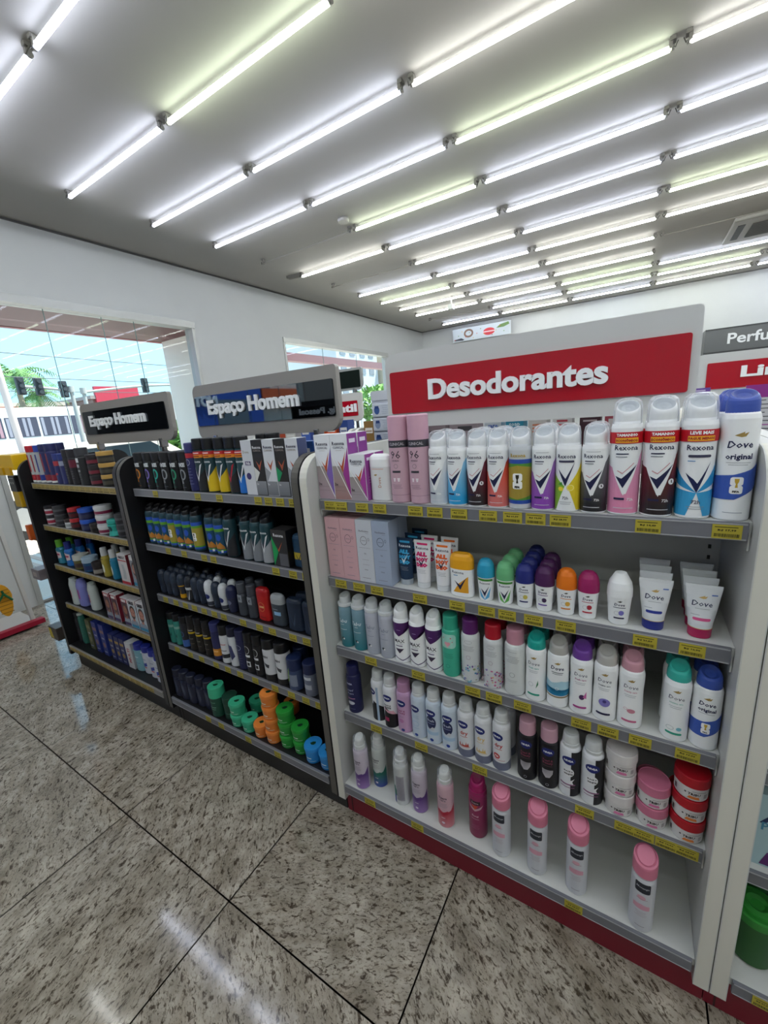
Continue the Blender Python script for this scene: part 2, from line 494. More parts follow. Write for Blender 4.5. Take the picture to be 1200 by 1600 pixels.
def body_rows(r, hb, c, sh=0.8, waist=0.0):
    rows = [(0,r*.93,r*.93,c),(.003,r,r,c)]
    if waist: rows += [(hb*.3,r,r,c),(hb*.62,r*(1-waist),r*(1-waist),c),(hb*.82,r,r,c)]
    rows += [(hb-.013,r,r,c),(hb-.005,r*.93,r*.93,c),(hb,r*sh,r*sh,c)]
    return rows
def seg_rows(r, hb, segs, sh=0.8):
    """segs [(ztop,colour)] from the bottom up"""
    rows = [(0,r*.93,r*.93,segs[0][1]),(.003,r,r,segs[0][1])]
    for i,(z,c) in enumerate(segs[:-1]): rows += [(z,r,r,c),(z+.0001,r,r,segs[i+1][1])]
    c = segs[-1][1]; rows += [(hb-.013,r,r,c),(hb-.005,r*.93,r*.93,c),(hb,r*sh,r*sh,c)]
    return rows
def cap_geo(kind, r, z, H, c, c2=None):
    g = G(); h = H-z; c2 = c2 or c  # c2 is a darker cap colour, painting shade into the hollow
    if kind == 'scoop':
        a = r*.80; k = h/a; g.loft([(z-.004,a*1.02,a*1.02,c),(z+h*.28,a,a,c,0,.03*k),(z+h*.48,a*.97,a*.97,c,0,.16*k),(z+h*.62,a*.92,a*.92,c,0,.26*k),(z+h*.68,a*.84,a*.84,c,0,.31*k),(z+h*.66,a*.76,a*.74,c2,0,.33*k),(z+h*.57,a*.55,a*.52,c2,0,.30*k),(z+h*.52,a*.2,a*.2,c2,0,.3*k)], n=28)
    elif kind == 'dome':
        a = r*.86; k = h/a; g.loft([(z-.003,a,a,c),(z+h*.30,a*.99,a*.99,c),(z+h*.52,a*.95,a*.95,c,0,.08*k),(z+h*.68,a*.86,a*.86,c,0,.18*k),(z+h*.76,a*.74,a*.74,c,0,.28*k),(z+h*.74,a*.66,a*.64,c2,0,.33*k),(z+h*.64,a*.45,a*.42,c2,0,.33*k),(z+h*.60,a*.12,a*.12,c2,0,.3*k)], n=28)
    elif kind == 'cyl':
        a = r*1.0; g.loft([(z-.002,a,a,c),(H-.004,a*.985,a*.985,c),(H-.001,a*.93,a*.93,c),(H,a*.85,a*.85,c)], n=28)
    elif kind == 'slimcyl':
        a = r*.84; g.loft([(z-.002,a,a,c),(H-.003,a*.97,a*.97,c),(H,a*.9,a*.9,c)], n=28)
    elif kind == 'neck':
        a = r*.8; g.loft([(z-.003,a,a,c),(z+.008,a,a,c),(z+.010,a*.93,a*.93,c),(z+.012,a*.95,a*.95,c),(H-.006,a*.9,a*.9,c),(H-.001,a*.8,a*.8,c),(H,a*.55,a*.55,c)], n=28)
    elif kind == 'ring':
        a = r; g.loft([(z-.004,a*.9,a*.9,c),(z-.001,a*1.0,a*1.0,c),(z+.007,a*1.0,a*1.0,c),(z+.009,a*.76,a*.76,c),(H-.012,a*.74,a*.74,c),(H-.006,a*.7,a*.7,c,0,.15),(H-.004,a*.55,a*.55,c,0,.3),(H-.010,a*.3,a*.3,c,0,.3)], n=28)
    elif kind == 'slant':
        a = r*1.0; g.loft([(z,a*.98,a*.98,c),(z+.001,a,a,c),(z+h*.55,a,a*.99,c,0,.08),(z+h*.8,a*.97,a*.95,c,0,.45),(z+h*.84,a*.84,a*.84,c,0,.5),(z+h*.80,a*.80,a*.80,mat('b0627f',.4),0,.5),(z+h*.80,a*.76,a*.76,c,0,.5),(z+h*.86,a*.7,a*.72,c,0,.5),(z+h*.86,a*.2,a*.2,c,0,.5)], n=28)
    elif kind == 'nozzle':
        a = r*.8; g.loft([(z-.003,a,a,c),(z+h*.25,a*.97,a*.97,c),(z+h*.29,a*.82,a*.82,c),(z+h*.80,a*.76,a*.76,c,0,.1),(z+h*.93,a*.66,a*.66,c,0,.3),(z+h*.90,a*.5,a*.5,c,0,.3),(z+h*.84,a*.2,a*.2,c,0,.3)], n=28)
    return g
def can(r, hb, H, body, cap, capc, decals=(), capshade=None, segs=None, waist=0.0, sh=0.8, clear=False):
    g = G(); rows = seg_rows(r,hb,segs,sh) if segs else body_rows(r,hb,body,sh,waist)
    g.loft(rows); wrap(g, [q[:3] for q in rows[1:-2]], list(decals))
    out = [('can_body', g), ('spray_cap', cap_geo(cap,r,hb,H,capc,capshade))]
    if (cap == 'scoop' and capc is WH) or cap == 'nozzle':
        o = G(); a = r*.93; h = H-hb; o.loft([(hb-.006,a,a,CLEAR),(hb+h*.55,a*.97,a*.97,CLEAR),(hb+h*.85,a*.88,a*.88,CLEAR),(H,a*.62,a*.62,CLEAR),(H+.002,a*.3,a*.3,CLEAR)], n=28, capb=False); out.append(('clear_overcap', o))
    return out
def lines(cx, z, w, n, c=GREY, dz=.0042, th=.0009):
    return [('r', cx-w/2*(1-.18*(i%3)), cx+w/2*(1-.12*((i+1)%3)), z-i*dz, z-i*dz+th, c) for i in range(n)]
def rex(c0, c1, k=1.0, name='Rexona', band=None, vcol=NAVY, tcol=NAVY, dark=False, extra=()):
    """chevron design: white top, colour sweeping up the right side, big tick"""
    q = lambda pts: [(x*k, z*k) for x,z in pts]
    d = [('p', q([(-.041,.094),(-.0235,.088),(-.003,.040),(.003,.040),(.0265,.110),(.041,.126),(.041,.004),(-.041,.004)]), ('g',c0,c1,.02*k,.10*k)),
         ('p', q([(-.0245,.091),(-.001,.037),(.0275,.114),(.0245,.112),(-.001,.0475),(-.0205,.090)]), WH),
         ('p', q([(-.0155,.073),(-.005,.0685),(.0195,.094),(-.0025,.051)]), vcol),
         ('p', q([(-.013,.082),(-.004,.077),(.014,.096),(.013,.097),(-.004,.079),(-.012,.0835)]), 'd09aa0'),
         ('t','Rexona', 0,.124*k,.038*k, tcol, dict(b=.012)),
         ('r', -.014*k,.014*k,.1325*k,.1333*k, GREY), ('r', -.016*k,.004*k,.112*k,.114*k, tcol), ('r', -.016*k,.002*k,.107*k,.1087*k, GREY),
         ('t','72h', .010*k,.030*k,.010*k, 'f2f2f2', dict(b=.02)), ('r',-.016*k,.001*k,.029*k,.033*k, '26264a'), ('r',-.016*k,.016*k,.013*k,.0142*k,'d8d8de')]
    if band:
        z = .142*k
        d += [('r',-.0405*k,.0405*k,z-.0105*k,z+.0095*k,'c01a28'),('r',-.018*k,.018*k,z-.009*k,z-.0005*k,'f0b028'),('t',band[0],0,z+.0045*k,.033*k,'f6f6f6',dict(b=.05)),('t',band[1],0,z-.0048*k,.034*k,'a01822',dict(b=.05))]
    return d+list(extra)
def fifa(cx, z, k=1.0, gold='c9a63c', bg='f2f2f2'):
    return [('p', rrect(cx,z+.009*k,.019*k,.016*k,.004*k), bg), ('p', rrect(cx,z-.007*k,.019*k,.016*k,.004*k), bg),
            ('p', [(cx-.0035*k,z+.014*k),(cx+.0035*k,z+.014*k),(cx+.003*k,z+.008*k),(cx+.0012*k,z+.004*k),(cx+.0022*k,z-.003*k),(cx-.0022*k,z-.003*k),(cx-.0012*k,z+.004*k),(cx-.003*k,z+.008*k)], gold),
            ('t','FIFA',cx,z-.0105*k,.010*k,'1a1a1a',dict(b=.05))]
def bird(cx, z, w, c='a58a4e'):
    return [('p', [(cx-w*.5,z+w*.02),(cx-w*.1,z+w*.2),(cx+w*.2,z+w*.34),(cx+w*.18,z+w*.16),(cx+w*.5,z+w*.3),(cx+w*.3,z-w*.08),(cx,z-w*.14),(cx-w*.25,z-w*.06)], c)]
def dove(name1, c1, shape, c2, bar, k=1.0, z0=.0):
    d = bird(0,.125*k,.015*k)+[('t','Dove',0,.110*k,.030*k,'23284f',dict(b=.0,sh=.15)), ('t',name1,0,.097*k,.026*k,c1,dict(b=.02))]
    d += lines(0,.088*k,.026*k,2,'9aa0a8',.004*k)
    if shape == 'circle': d += [('e',.002*k,.052*k,.012*k,.011*k,c2),('e',.002*k,.055*k,.004*k,.004*k,'4a3f86')]
    if shape == 'fruit': d += [('e',.004*k,.05*k,.006*k,.007*k,c2),('p',[(.006*k,.05*k),(.014*k,.066*k),(.014*k,.046*k)],'c86aa8')]
    if shape == 'rose': d += [('e',.003*k,.048*k,.008*k,.0055*k,c2),('o',-.008*k,.052*k,.004*k,.003*k,.0006*k,c2)]
    if shape == 'drop': d += [('p',[(.006*k,.04*k),(.012*k,.052*k),(.011*k,.064*k),(.008*k,.052*k)],c2),('o',-.006*k,.05*k,.006*k,.006*k,.0006*k,'9aa0a8')]
    if shape == 'ovals': d += [('o',-.007*k,.034*k,.007*k,.005*k,.0006*k,'7d8894'),('e',.009*k,.034*k,.005*k,.0045*k,c2)]
    if bar: d += [('p', rrect(0,.021*k,.030*k,.0055*k,.0025*k), bar)]
    return d
def nivea(z, k=1.0, c='14216b', cx=0.0):
    return [('e',cx,z,.0165*k,.0125*k,c),('t','NIVEA',cx,z,.022*k,'f4f6fa',dict(b=.04))]
def orig(k):
    return [('p',[(-.038*k,.035*k),(.0*k,.036*k),(.038*k,.058*k),(.038*k,.098*k),(.018*k,.084*k),(-.004*k,.076*k),(-.038*k,.072*k)],'3c5cb4')]+fifa(.001*k,.058*k,k*.85)
def box_part(w, dp, h, c, decals=(), side=None, sided=(), top=None):
    g = G(); g.box(-w/2,w/2,-dp/2,dp/2,0,h,c,bev=.0008)
    if side: g.add([(w/2+.0002,-dp/2+.001,.001),(w/2+.0002,dp/2-.001,.001),(w/2+.0002,dp/2-.001,h-.001),(w/2+.0002,-dp/2+.001,h-.001)],[(0,1,2,3)],side)
    if top: g.add([(-w/2+.001,-dp/2+.001,h+.0002),(w/2-.001,-dp/2+.001,h+.0002),(w/2-.001,dp/2-.001,h+.0002),(-w/2+.001,dp/2-.001,h+.0002)],[(0,1,2,3)],top)
    flat(g, list(decals), -dp/2)
    for li,d in enumerate(sided):
        c2 = d[5] if d[0] in 'ter' else (d[6] if d[0] == 'o' else d[2])
        for v2,f2 in shape2d(d): g.add([(w/2+.0005+.0001*li, a, b) for a,b in v2], f2, c2)
    return [('carton', g)]
def clin(c_low, c_v, side, big=1.0, tri='b8532e'):
    w,h = .058*big,.135*big if big > 1 else .135
    w,h = {1:(.058,.136),2:(.062,.196)}[big]
    d = [('r',-w/2+.001,w/2-.001,.001,h*.52,('g',c_low,'9a918f',0,h*.5)),
         ('p',[(-w/2+.001,h*.99),(w/2-.001,h*.99),(w/2-.001,h*.70),(w*.12,h*.44),(-w/2+.001,h*.68)],'e6e8ee'),
         ('p',[(w/2-.001,h*.80),(w/2-.001,h*.05),(w*.12,h*.40)],c_v),
         ('p',[(-w*.14,h*.60),(w*.06,h*.52),(w*.36,h*.74),(w*.12,h*.42)],tri),
         ('p',[(-w/2+.001,h*.67),(-w/2+.001,h*.70),(w/2-.001,h*.06),(w/2-.001,h*.03)],'f0eef0'),
         ('t','Rexona',-w*.02,h*.86,w*.72,'2b2c48',dict(b=.02)),('t','CLINICAL',-w*.02,h*.80,w*.66,'6d6f80'),
         ('r',-w*.2,w*.15,h*.755,h*.758,'8a6d60'),('t','3x',-w*.33,h*.24,w*.2,'3a3238',dict(b=.02)),('r',-w*.42,w*.2,h*.2,h*.203,'6a6468'),('r',-w*.42,w*.22,h*.14,h*.143,'6a6468')]
    return box_part(w,.05,h,'dcdde2',d,side=side,sided=[('r',-.015,.015,h*.86,h*.92,'ece6f4'),('r',-.012,.010,h*.5,h*.505,'e8e0f0'),('r',-.012,.012,h*.44,h*.445,'e8e0f0'),('r',-.012,.012,h*.38,h*.385,'e8e0f0')])
def rollon(capc, bodyc, decals, w=.0205, H=.115):
    g = G(); rows = [(0,w*.80,w*.72,bodyc),(.003,w*.88,w*.78,bodyc),(.03,w*.96,w*.86,bodyc),(.058,w*1.06,w*.95,bodyc),(.068,w*1.1,w*.98,bodyc)]
    g.loft(rows, n=28); wrap(g, [q[:3] for q in rows[1:]], decals, n=28)
    c = G(); c.loft([(.067,w*1.13,w*1.02,capc),(.085,w*1.12,w*1.0,capc),(.100,w*1.0,w*.9,capc),(.109,w*.78,w*.7,capc),(H-.001,w*.5,w*.45,capc),(H,w*.2,w*.18,capc)], n=28)
    return [('bottle', g), ('dome_cap', c)]
def stick(capc, bodyc, decals, a=.032, b=.017, H=.125, split=.85, clearcap=False):
    g = G(); z = H*split if split > .5 else H*split
    rows = [(0,a*.9,b*.85,bodyc),(.004,a,b,bodyc),(z*.5,a*.96,b,bodyc),(z,a,b,bodyc)]
    g.loft(rows, n=32, e=2.6); wrap(g, [q[:3] for q in rows[1:]], decals, e=2.6)
    c = G(); c.loft([(z,a*1.01,b*1.02,capc),(z+(H-z)*.6,a*1.0,b,capc),(z+(H-z)*.85,a*.9,b*.85,capc),(H,a*.7,b*.6,capc)], n=32, e=2.5)
    return [('stick_case', g), ('cap', c)]
def tube(capc, bodyc, decals, H=.112, wb=.021, wt=.031, caph=.022, ring=None):
    c = G(); c.loft([(0,wb*.92,wb*.82,capc),(.002,wb*.96,wb*.86,capc),(caph-.001,wb,wb*.9,capc)]+([(caph-.001+.0001,wb*1.0,wb*.9,ring),(caph,wb*.99,wb*.89,ring)] if ring else []), n=28)
    g = G(); rows = [(caph,wb*.98,wb*.88,bodyc),(caph+.01,wb*1.02,wb*.86,bodyc),(H*.55,wb+(wt-wb)*.5,wb*.5,bodyc),(H*.8,wb+(wt-wb)*.8,wb*.24,bodyc),(H-.007,wt,.0016,bodyc),(H,wt,.0012,bodyc)]
    g.loft(rows, n=32); wrap(g, [q[:3] for q in rows], decals)
    return [('squeeze_tube', g), ('flip_cap', c)]
def jar(r, h, lidc, bodyc, decals, lidh=.022, taper=.93, emblem=None):
    g = G(); rows = [(0,r*taper*.95,r*taper*.95,bodyc),(.003,r*taper,r*taper,bodyc),(h-lidh,r*.97,r*.97,bodyc)]
    g.loft(rows, n=32); wrap(g, [q[:3] for q in rows[1:]], decals)
    c = G(); c.loft([(h-lidh,r,r,lidc),(h-lidh+.001,r*1.02,r*1.02,lidc),(h-.003,r*1.0,r*1.0,lidc),(h-.0005,r*.96,r*.96,lidc),(h-.0015,r*.9,r*.9,lidc)], n=32)
    if emblem:
        for (pts,cc) in emblem: c.add([(x,y,h-.0008) for x,y in pts], [list(range(len(pts)))], cc)
    return [('jar', g), ('lid', c)]
def bottle(a, b, H, bodyc, capc, decals=(), caph=.03, ca=None, capk='cyl', e=2.3, shoulder=.86, waist=0):
    g = G(); hb = H-caph
    rows = [(0,a*.9,b*.9,bodyc),(.004,a,b,bodyc),(hb*.4,a*(1-waist),b*(1-waist),bodyc),(hb*shoulder,a,b,bodyc),(hb*.96,a*.8,b*.8,bodyc),(hb,(ca or a*.5)*1.0,(ca or b*.6),bodyc)]
    g.loft(rows, n=24, e=e); wrap(g, [q[:3] for q in rows[1:4]], list(decals), n=24, e=e)
    c = G(); r = ca or a*.5; rb = min(r, b*1.0) if ca is None else r
    c.loft([(hb,r*1.03,min(r*1.03,b*1.02),capc),(H-.003,r,min(r,b),capc),(H,r*.9,min(r,b)*.88,capc)], n=24)
    return [('bottle', g), ('cap', c)]
def face(g, x0, w, z0, h, skin, hair, shirt):
    cx = x0
    return [('p',[(cx-w*.45,z0),(cx+w*.45,z0),(cx+w*.3,z0+h*.22),(cx-w*.3,z0+h*.22)],shirt),('r',cx-w*.13,cx+w*.13,z0+h*.18,z0+h*.38,skin),
            ('e',cx,z0+h*.72,w*.29,h*.27,hair),('e',cx,z0+h*.58,w*.25,h*.30,skin),('p',[(cx-w*.25,z0+h*.55),(cx-w*.2,z0+h*.40),(cx,z0+h*.28),(cx+w*.2,z0+h*.40),(cx+w*.25,z0+h*.55),(cx+w*.14,z0+h*.44),(cx-w*.14,z0+h*.44)],hair),
            ('e',cx-w*.10,z0+h*.62,w*.035,h*.018,'1c1512'),('e',cx+w*.10,z0+h*.62,w*.035,h*.018,'1c1512'),('r',cx-w*.07,cx+w*.07,z0+h*.415,z0+h*.43,'8c4a42')]
leaf = [([(-.011,-.005),(-.004,.006),(.006,.011),(.011,.004),(.008,-.006),(0,-.010)], '123a24')]

R = .026
def cupd(gold=False, n=1):
    c = 'a8923c' if gold else '20406a'
    return [('r',-.0405,.0405,.012,.118,'2a55b0'),('r',-.0405,.0405,.018,.106,'5f9c2e'),('r',-.0405,.0405,.026,.096,c if gold else '1f4a66'),('p',[(-.04,.026),(-.02,.045),(0,.030),(.02,.05),(.04,.026)],'a86a24' if not gold else 'b89a40')]
SPECS = {}
def spec(k, name, cat, desc, fn, gap=.058): SPECS[k] = (name, cat, desc, fn, gap)
DC = 'deodorant can'
spec('clinlilac','deodorant_box','box','tall white and lilac deodorant carton', lambda: clin('b59aa8','7d62b0','5b4a98',2))
spec('clinpink','deodorant_box','box','tall white and magenta deodorant carton', lambda: clin('a8807e','a03c92','93499c',2), .055)
spec('clinshort','deodorant_box','box','short white and magenta deodorant carton', lambda: clin('a59aa0','a8409a','a0479e',1), .055)
spec('ovalstick','deodorant_stick','deodorant stick','white oval deodorant stick', lambda: stick(WH,'dfe0e2',bird(-.008,.075,.012)+[('t','Dove',.004,.055,.03,'c99a86',dict(rot=1)),('r',-.02,.018,.092,.0935,'e0a58c')],a=.034,b=.02,H=.133,split=.74))
spec('pinktall','hair_spray','spray can','tall dusty pink spray can marked 96', lambda: can(.0285,.172,.236,'c9a5b4','cyl','cfa3b6',[('r',-.0885,.0885,.152,.171,'3b3a42'),('t','CLINICAL',.004,.1615,.046,'b9b4bc',dict(b=.02)),('t','96',0,.133,.028,'2c2a34',dict(b=.0)),('t','HORAS',0,.117,.02,'4a4650'),('o',0,.102,.006,.006,.001,'7b7078'),('r',-.012,.012,.084,.090,'3b3a42'),('p',[(-.01,.07),(-.002,.07),(-.004,.06),(-.008,.06)],'efe4ea'),('p',[(.002,.07),(.01,.07),(.008,.06),(.004,.06)],'efe4ea')]+lines(0,.05,.03,3,'7b6a74')+[('r',-.0885,.0885,.022,.023,'8d7380')],sh=.97),.06)
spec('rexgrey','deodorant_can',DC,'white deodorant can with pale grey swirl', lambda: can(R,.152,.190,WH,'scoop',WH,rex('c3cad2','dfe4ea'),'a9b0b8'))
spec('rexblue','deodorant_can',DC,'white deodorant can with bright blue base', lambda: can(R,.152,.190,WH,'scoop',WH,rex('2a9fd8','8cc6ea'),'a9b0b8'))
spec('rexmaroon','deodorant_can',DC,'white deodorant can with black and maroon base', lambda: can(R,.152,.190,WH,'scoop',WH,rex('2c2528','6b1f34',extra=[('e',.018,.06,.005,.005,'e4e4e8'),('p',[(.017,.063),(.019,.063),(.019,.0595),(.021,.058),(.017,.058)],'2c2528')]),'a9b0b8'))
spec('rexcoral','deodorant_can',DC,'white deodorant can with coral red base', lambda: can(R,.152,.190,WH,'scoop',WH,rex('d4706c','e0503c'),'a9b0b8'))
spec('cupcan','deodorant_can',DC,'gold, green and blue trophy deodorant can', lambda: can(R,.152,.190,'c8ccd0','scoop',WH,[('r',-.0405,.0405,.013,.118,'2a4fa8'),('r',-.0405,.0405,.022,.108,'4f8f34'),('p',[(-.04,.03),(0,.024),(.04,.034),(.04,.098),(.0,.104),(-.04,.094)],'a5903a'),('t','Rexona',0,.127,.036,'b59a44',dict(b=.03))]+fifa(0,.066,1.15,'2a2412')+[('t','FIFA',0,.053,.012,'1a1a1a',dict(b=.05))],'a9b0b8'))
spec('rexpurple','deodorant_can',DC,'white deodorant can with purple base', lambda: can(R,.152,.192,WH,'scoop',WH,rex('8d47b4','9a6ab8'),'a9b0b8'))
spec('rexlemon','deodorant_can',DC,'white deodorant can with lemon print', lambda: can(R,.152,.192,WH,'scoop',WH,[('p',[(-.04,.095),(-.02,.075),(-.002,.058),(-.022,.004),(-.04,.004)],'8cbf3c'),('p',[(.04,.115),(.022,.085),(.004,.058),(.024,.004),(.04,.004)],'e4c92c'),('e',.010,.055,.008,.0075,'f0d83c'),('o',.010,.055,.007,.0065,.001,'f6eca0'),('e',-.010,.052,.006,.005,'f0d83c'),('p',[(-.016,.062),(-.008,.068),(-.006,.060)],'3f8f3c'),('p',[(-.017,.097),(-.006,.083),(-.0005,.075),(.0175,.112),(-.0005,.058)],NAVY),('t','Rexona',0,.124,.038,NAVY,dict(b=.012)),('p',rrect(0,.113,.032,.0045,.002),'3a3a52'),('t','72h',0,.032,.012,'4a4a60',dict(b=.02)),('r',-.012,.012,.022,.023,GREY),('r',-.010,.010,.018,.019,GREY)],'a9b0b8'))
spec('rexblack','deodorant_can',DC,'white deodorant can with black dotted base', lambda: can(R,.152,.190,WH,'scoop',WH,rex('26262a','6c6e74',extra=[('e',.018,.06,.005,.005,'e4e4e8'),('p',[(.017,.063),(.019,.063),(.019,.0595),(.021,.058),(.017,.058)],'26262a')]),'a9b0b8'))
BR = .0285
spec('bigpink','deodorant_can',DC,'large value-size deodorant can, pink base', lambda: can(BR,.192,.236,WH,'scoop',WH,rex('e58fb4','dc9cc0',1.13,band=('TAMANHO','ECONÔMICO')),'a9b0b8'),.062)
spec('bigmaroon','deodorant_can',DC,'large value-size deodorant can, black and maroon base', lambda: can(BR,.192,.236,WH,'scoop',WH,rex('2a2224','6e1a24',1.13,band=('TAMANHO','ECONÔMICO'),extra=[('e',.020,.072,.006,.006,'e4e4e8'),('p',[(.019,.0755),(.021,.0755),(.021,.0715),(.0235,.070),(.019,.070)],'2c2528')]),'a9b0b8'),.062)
spec('bigblue','deodorant_can',DC,'large value-size deodorant can, sky blue rays', lambda: can(BR,.192,.236,WH,'scoop',WH,[('p',[(-.045,.10),(0,.052),(-.045,.07)],'2f93cc'),('p',[(-.045,.06),(0,.052),(-.014,.006),(-.045,.006)],'3aa0d4'),('p',[(.045,.115),(.03,.10),(0,.052),(.045,.075)],'2f93cc'),('p',[(.045,.06),(0,.052),(.014,.006),(.045,.006)],'3aa0d4'),('p',[(-.02,.090),(-.006,.078),(.0,.070),(.019,.112),(.0,.052)],'1a2350'),('t','Rexona',0,.138,.043,NAVY,dict(b=.012)),('p',rrect(0,.122,.036,.005,.0024),'3a3a52'),('r',-.018,-.006,.112,.1135,'4a88c0'),('t','72h',0,.034,.014,'4a4a60',dict(b=.02)),('r',-.014,.014,.024,.025,GREY),('r',-.012,.012,.020,.021,GREY),
    ('r',-.045,.045,.149,.171,'c01a28'),('r',-.021,.021,.1505,.1595,'f0b028'),('t','LEVE MAIS',0,.1655,.036,'f6f6f6',dict(b=.05)),('t','PAGUE MENOS',0,.155,.040,'a01822',dict(b=.05))],'a9b0b8'),.062)
spec('bigdove','deodorant_can',DC,'tall white deodorant can with blue domed cap', lambda: can(.0285,.200,.240,WH,'dome','3c55ac',bird(0,.158,.020)+[('t','Dove',0,.142,.038,'23284f',dict(sh=.15)),('t','original',0,.119,.040,'23284f',dict(b=.03)),('r',-.018,.018,.109,.1098,GREY),('r',-.014,.014,.105,.1058,GREY)]+orig(1.15)+[('r',-.014,.014,.016,.017,'8890a0')],'2f4596'),.058)
def serum(c): return lambda: box_part(.058,.055,.199,c,[('t','Herbíssimo',0,.165,.036,'6c6672'),('r',.006,.018,.158,.1588,'8a8490'),('o',-.002,.135,.012,.014,.0012,'3f3a46'),('t','CLINICAL',-.002,.135,.016,'5c5664'),('o',.016,.14,.003,.005,.0008,'3f3a46'),('r',-.02,.02,.112,.1128,'8a8490'),('t','72h',0,.094,.008,'6c6672'),('r',-.012,.012,.074,.0748,'8a8490'),('r',-.012,.012,.058,.0588,'8a8490'),('t','150ml',0,.042,.012,'6c6672'),('r',-.016,.014,.014,.0155,'8a8490')],side=c)
spec('serumpink','cosmetic_box','box','pale pink cosmetic carton', serum('d0a6ac'),.058)
spec('serumwhite','cosmetic_box','box','white cosmetic carton with a circle print', serum('c8ccd4'),.058)
spec('serumblue','cosmetic_box','box','pale blue cosmetic carton', serum('a4b0c6'),.058)
def allbody(bc, tc, band, rc): return lambda: tube('d9dbdf' if bc != '1d3450' else 'a9b2bd', bc, [('p',rrect(0,.131,.030,.006,.002),band),('t','Rexona',0,.119,.036,rc,dict(b=.02)),('t','ALL',-.002,.1015,.034,tc,dict(b=.10,h=.013)),('t','BODY',0,.0855,.038,tc,dict(b=.09,h=.013)),('t','DEO',0,.070,.036,tc,dict(b=.10,h=.013)),('p',[(-.010,.082),(-.004,.079),(-.001,.075),(.012,.100),(-.001,.066)],rc if bc != '1d3450' else 'dfeaf2')]+lines(0,.055,.028,3,'9aa0a8'),H=.142,wb=.020,wt=.027,caph=.018)
spec('bodynavy','cream_tube','tube','navy squeeze tube with cyan lettering', allbody('1d3450','3fa8d8','3fa8d8','dfeaf2'),.05)
spec('bodypink','cream_tube','tube','white squeeze tube with magenta lettering', allbody('e6e6ea','d0286c','d0286c','2b2c48'),.05)
spec('bodyorange','cream_tube','tube','white squeeze tube with orange lettering', allbody('e6e6ea','e8642c','e8742c','2b2c48'),.05)
spec('yellowstick','deodorant_stick','deodorant stick','white deodorant stick with yellow cap', lambda: stick('eba820',WH,[('p',[(-.020,.014),(.022,.014),(.022,.062),(-.004,.040)],'e2a12c'),('t','Rexona',-.006,.072,.032,NAVY,dict(b=.012)),('p',[(-.016,.048),(-.006,.040),(0,.036),(.018,.06),(0,.022)],NAVY),('r',-.018,-.006,.062,.064,'4a88c0')],a=.033,b=.018,H=.122,split=.66))
def rx(cap,c,d='white rollon'): return lambda: rollon(cap,WH,[('p',[(-.02,.058),(.02,.058),(.02,.064),(-.02,.064)],'3f8a34'),('t','Rexona',0,.052,.026,NAVY,dict(b=.012)),('p',[(-.016,.036),(0,.006),(.016,.042),(.012,.012),(0,.004),(-.012,.012)],c),('p',[(-.010,.036),(-.003,.030),(0,.026),(.011,.044),(0,.014)],NAVY)])
spec('rollblue','roll_on_deodorant','roll-on','white roll-on with turquoise cap', rx('2b9cc0','5aaede'),.05)
spec('rollgreen','roll_on_deodorant','roll-on','white roll-on with light green cap', rx('6ab47e','6cb85c'),.05)
def rd(cap,c1,c2,bar,w=.0205,H=.115): return lambda: rollon(cap,WH,bird(0,.058,.009,'3a3a30')+[('t','Dove',0,.051,.020,'23284f',dict(sh=.15,b=.02)),('r',-.012,.012,.043,.0445,c1),('e',.004,.031,.0055,.006,c2),('o',-.005,.030,.005,.005,.0006,'b0b4ba'),('p',rrect(0,.018,.022,.0035,.0015),bar)],w=w,H=H)
spec('rollnavy','roll_on_deodorant','roll-on','white roll-on with navy cap', rd('242c78','23284f','d8c860','1d2a6a'),.048)
spec('rollpurple','roll_on_deodorant','roll-on','white roll-on with plum cap', rd('4a1f52','7a4a90','3d2b52','7b62b0'),.048)
spec('rollorange','roll_on_deodorant','roll-on','white roll-on with orange cap', rd('e87818','d87830','e2b048','e08a3c'),.05)
spec('rollmagenta','roll_on_deodorant','roll-on','white roll-on with magenta cap', rd('9c2260','b03a5c','b02a3c','c02840'),.05)
spec('rollwhite','roll_on_deodorant','roll-on','all-white roll-on with lilac print', rd(WH,'33345a','7d78c8','26264a',w=.0225,H=.122),.05)
def dt(cap,bar): return lambda: tube(cap,'dfe2e6',bird(0,.086,.014,'c9a868')+[('t','Dove',-.001,.074,.034,'23284f',dict(sh=.15,b=.01)),('r',-.012,.012,.063,.0638,GREY),('r',-.020,-.004,.050,.0508,GREY),('p',rrect(0,.042,.034,.006,.0028),bar),('r',.012,.021,.092,.0945,'5a78c0')],H=.113,ring='c9b070')
spec('tubeblue','cream_tube','tube','white flared tube with royal blue cap', dt('2a3488','2a3890'),.043)
spec('tubepink','cream_tube','tube','white flared tube with raspberry cap', dt('b02458','d85a90'),.043)
def tabu(c0,c1,txt,ink): return lambda: can(R,.150,.188,('g',c1,c0,.0,.15),'ring','cfd3d6',[('t','Tabu',0,.098,.036,txt,dict(sh=.3)),('r',-.006,.006,.084,.0855,txt),('r',-.014,.014,.066,.0675,txt),('e',-.003,.034,.005,.004,'26343c'),('e',.001,.032,.003,.003,'e8e8e8')])
spec('tabuteal','deodorant_can',DC,'teal deodorant can with script lettering', tabu('7f9fb0','1c7480','d8e4ea','26343c'))
spec('tabupale','deodorant_can',DC,'pale lilac-grey deodorant can', tabu('b9bcc9','a8aebb','8a8ea2','8a8ea2'))
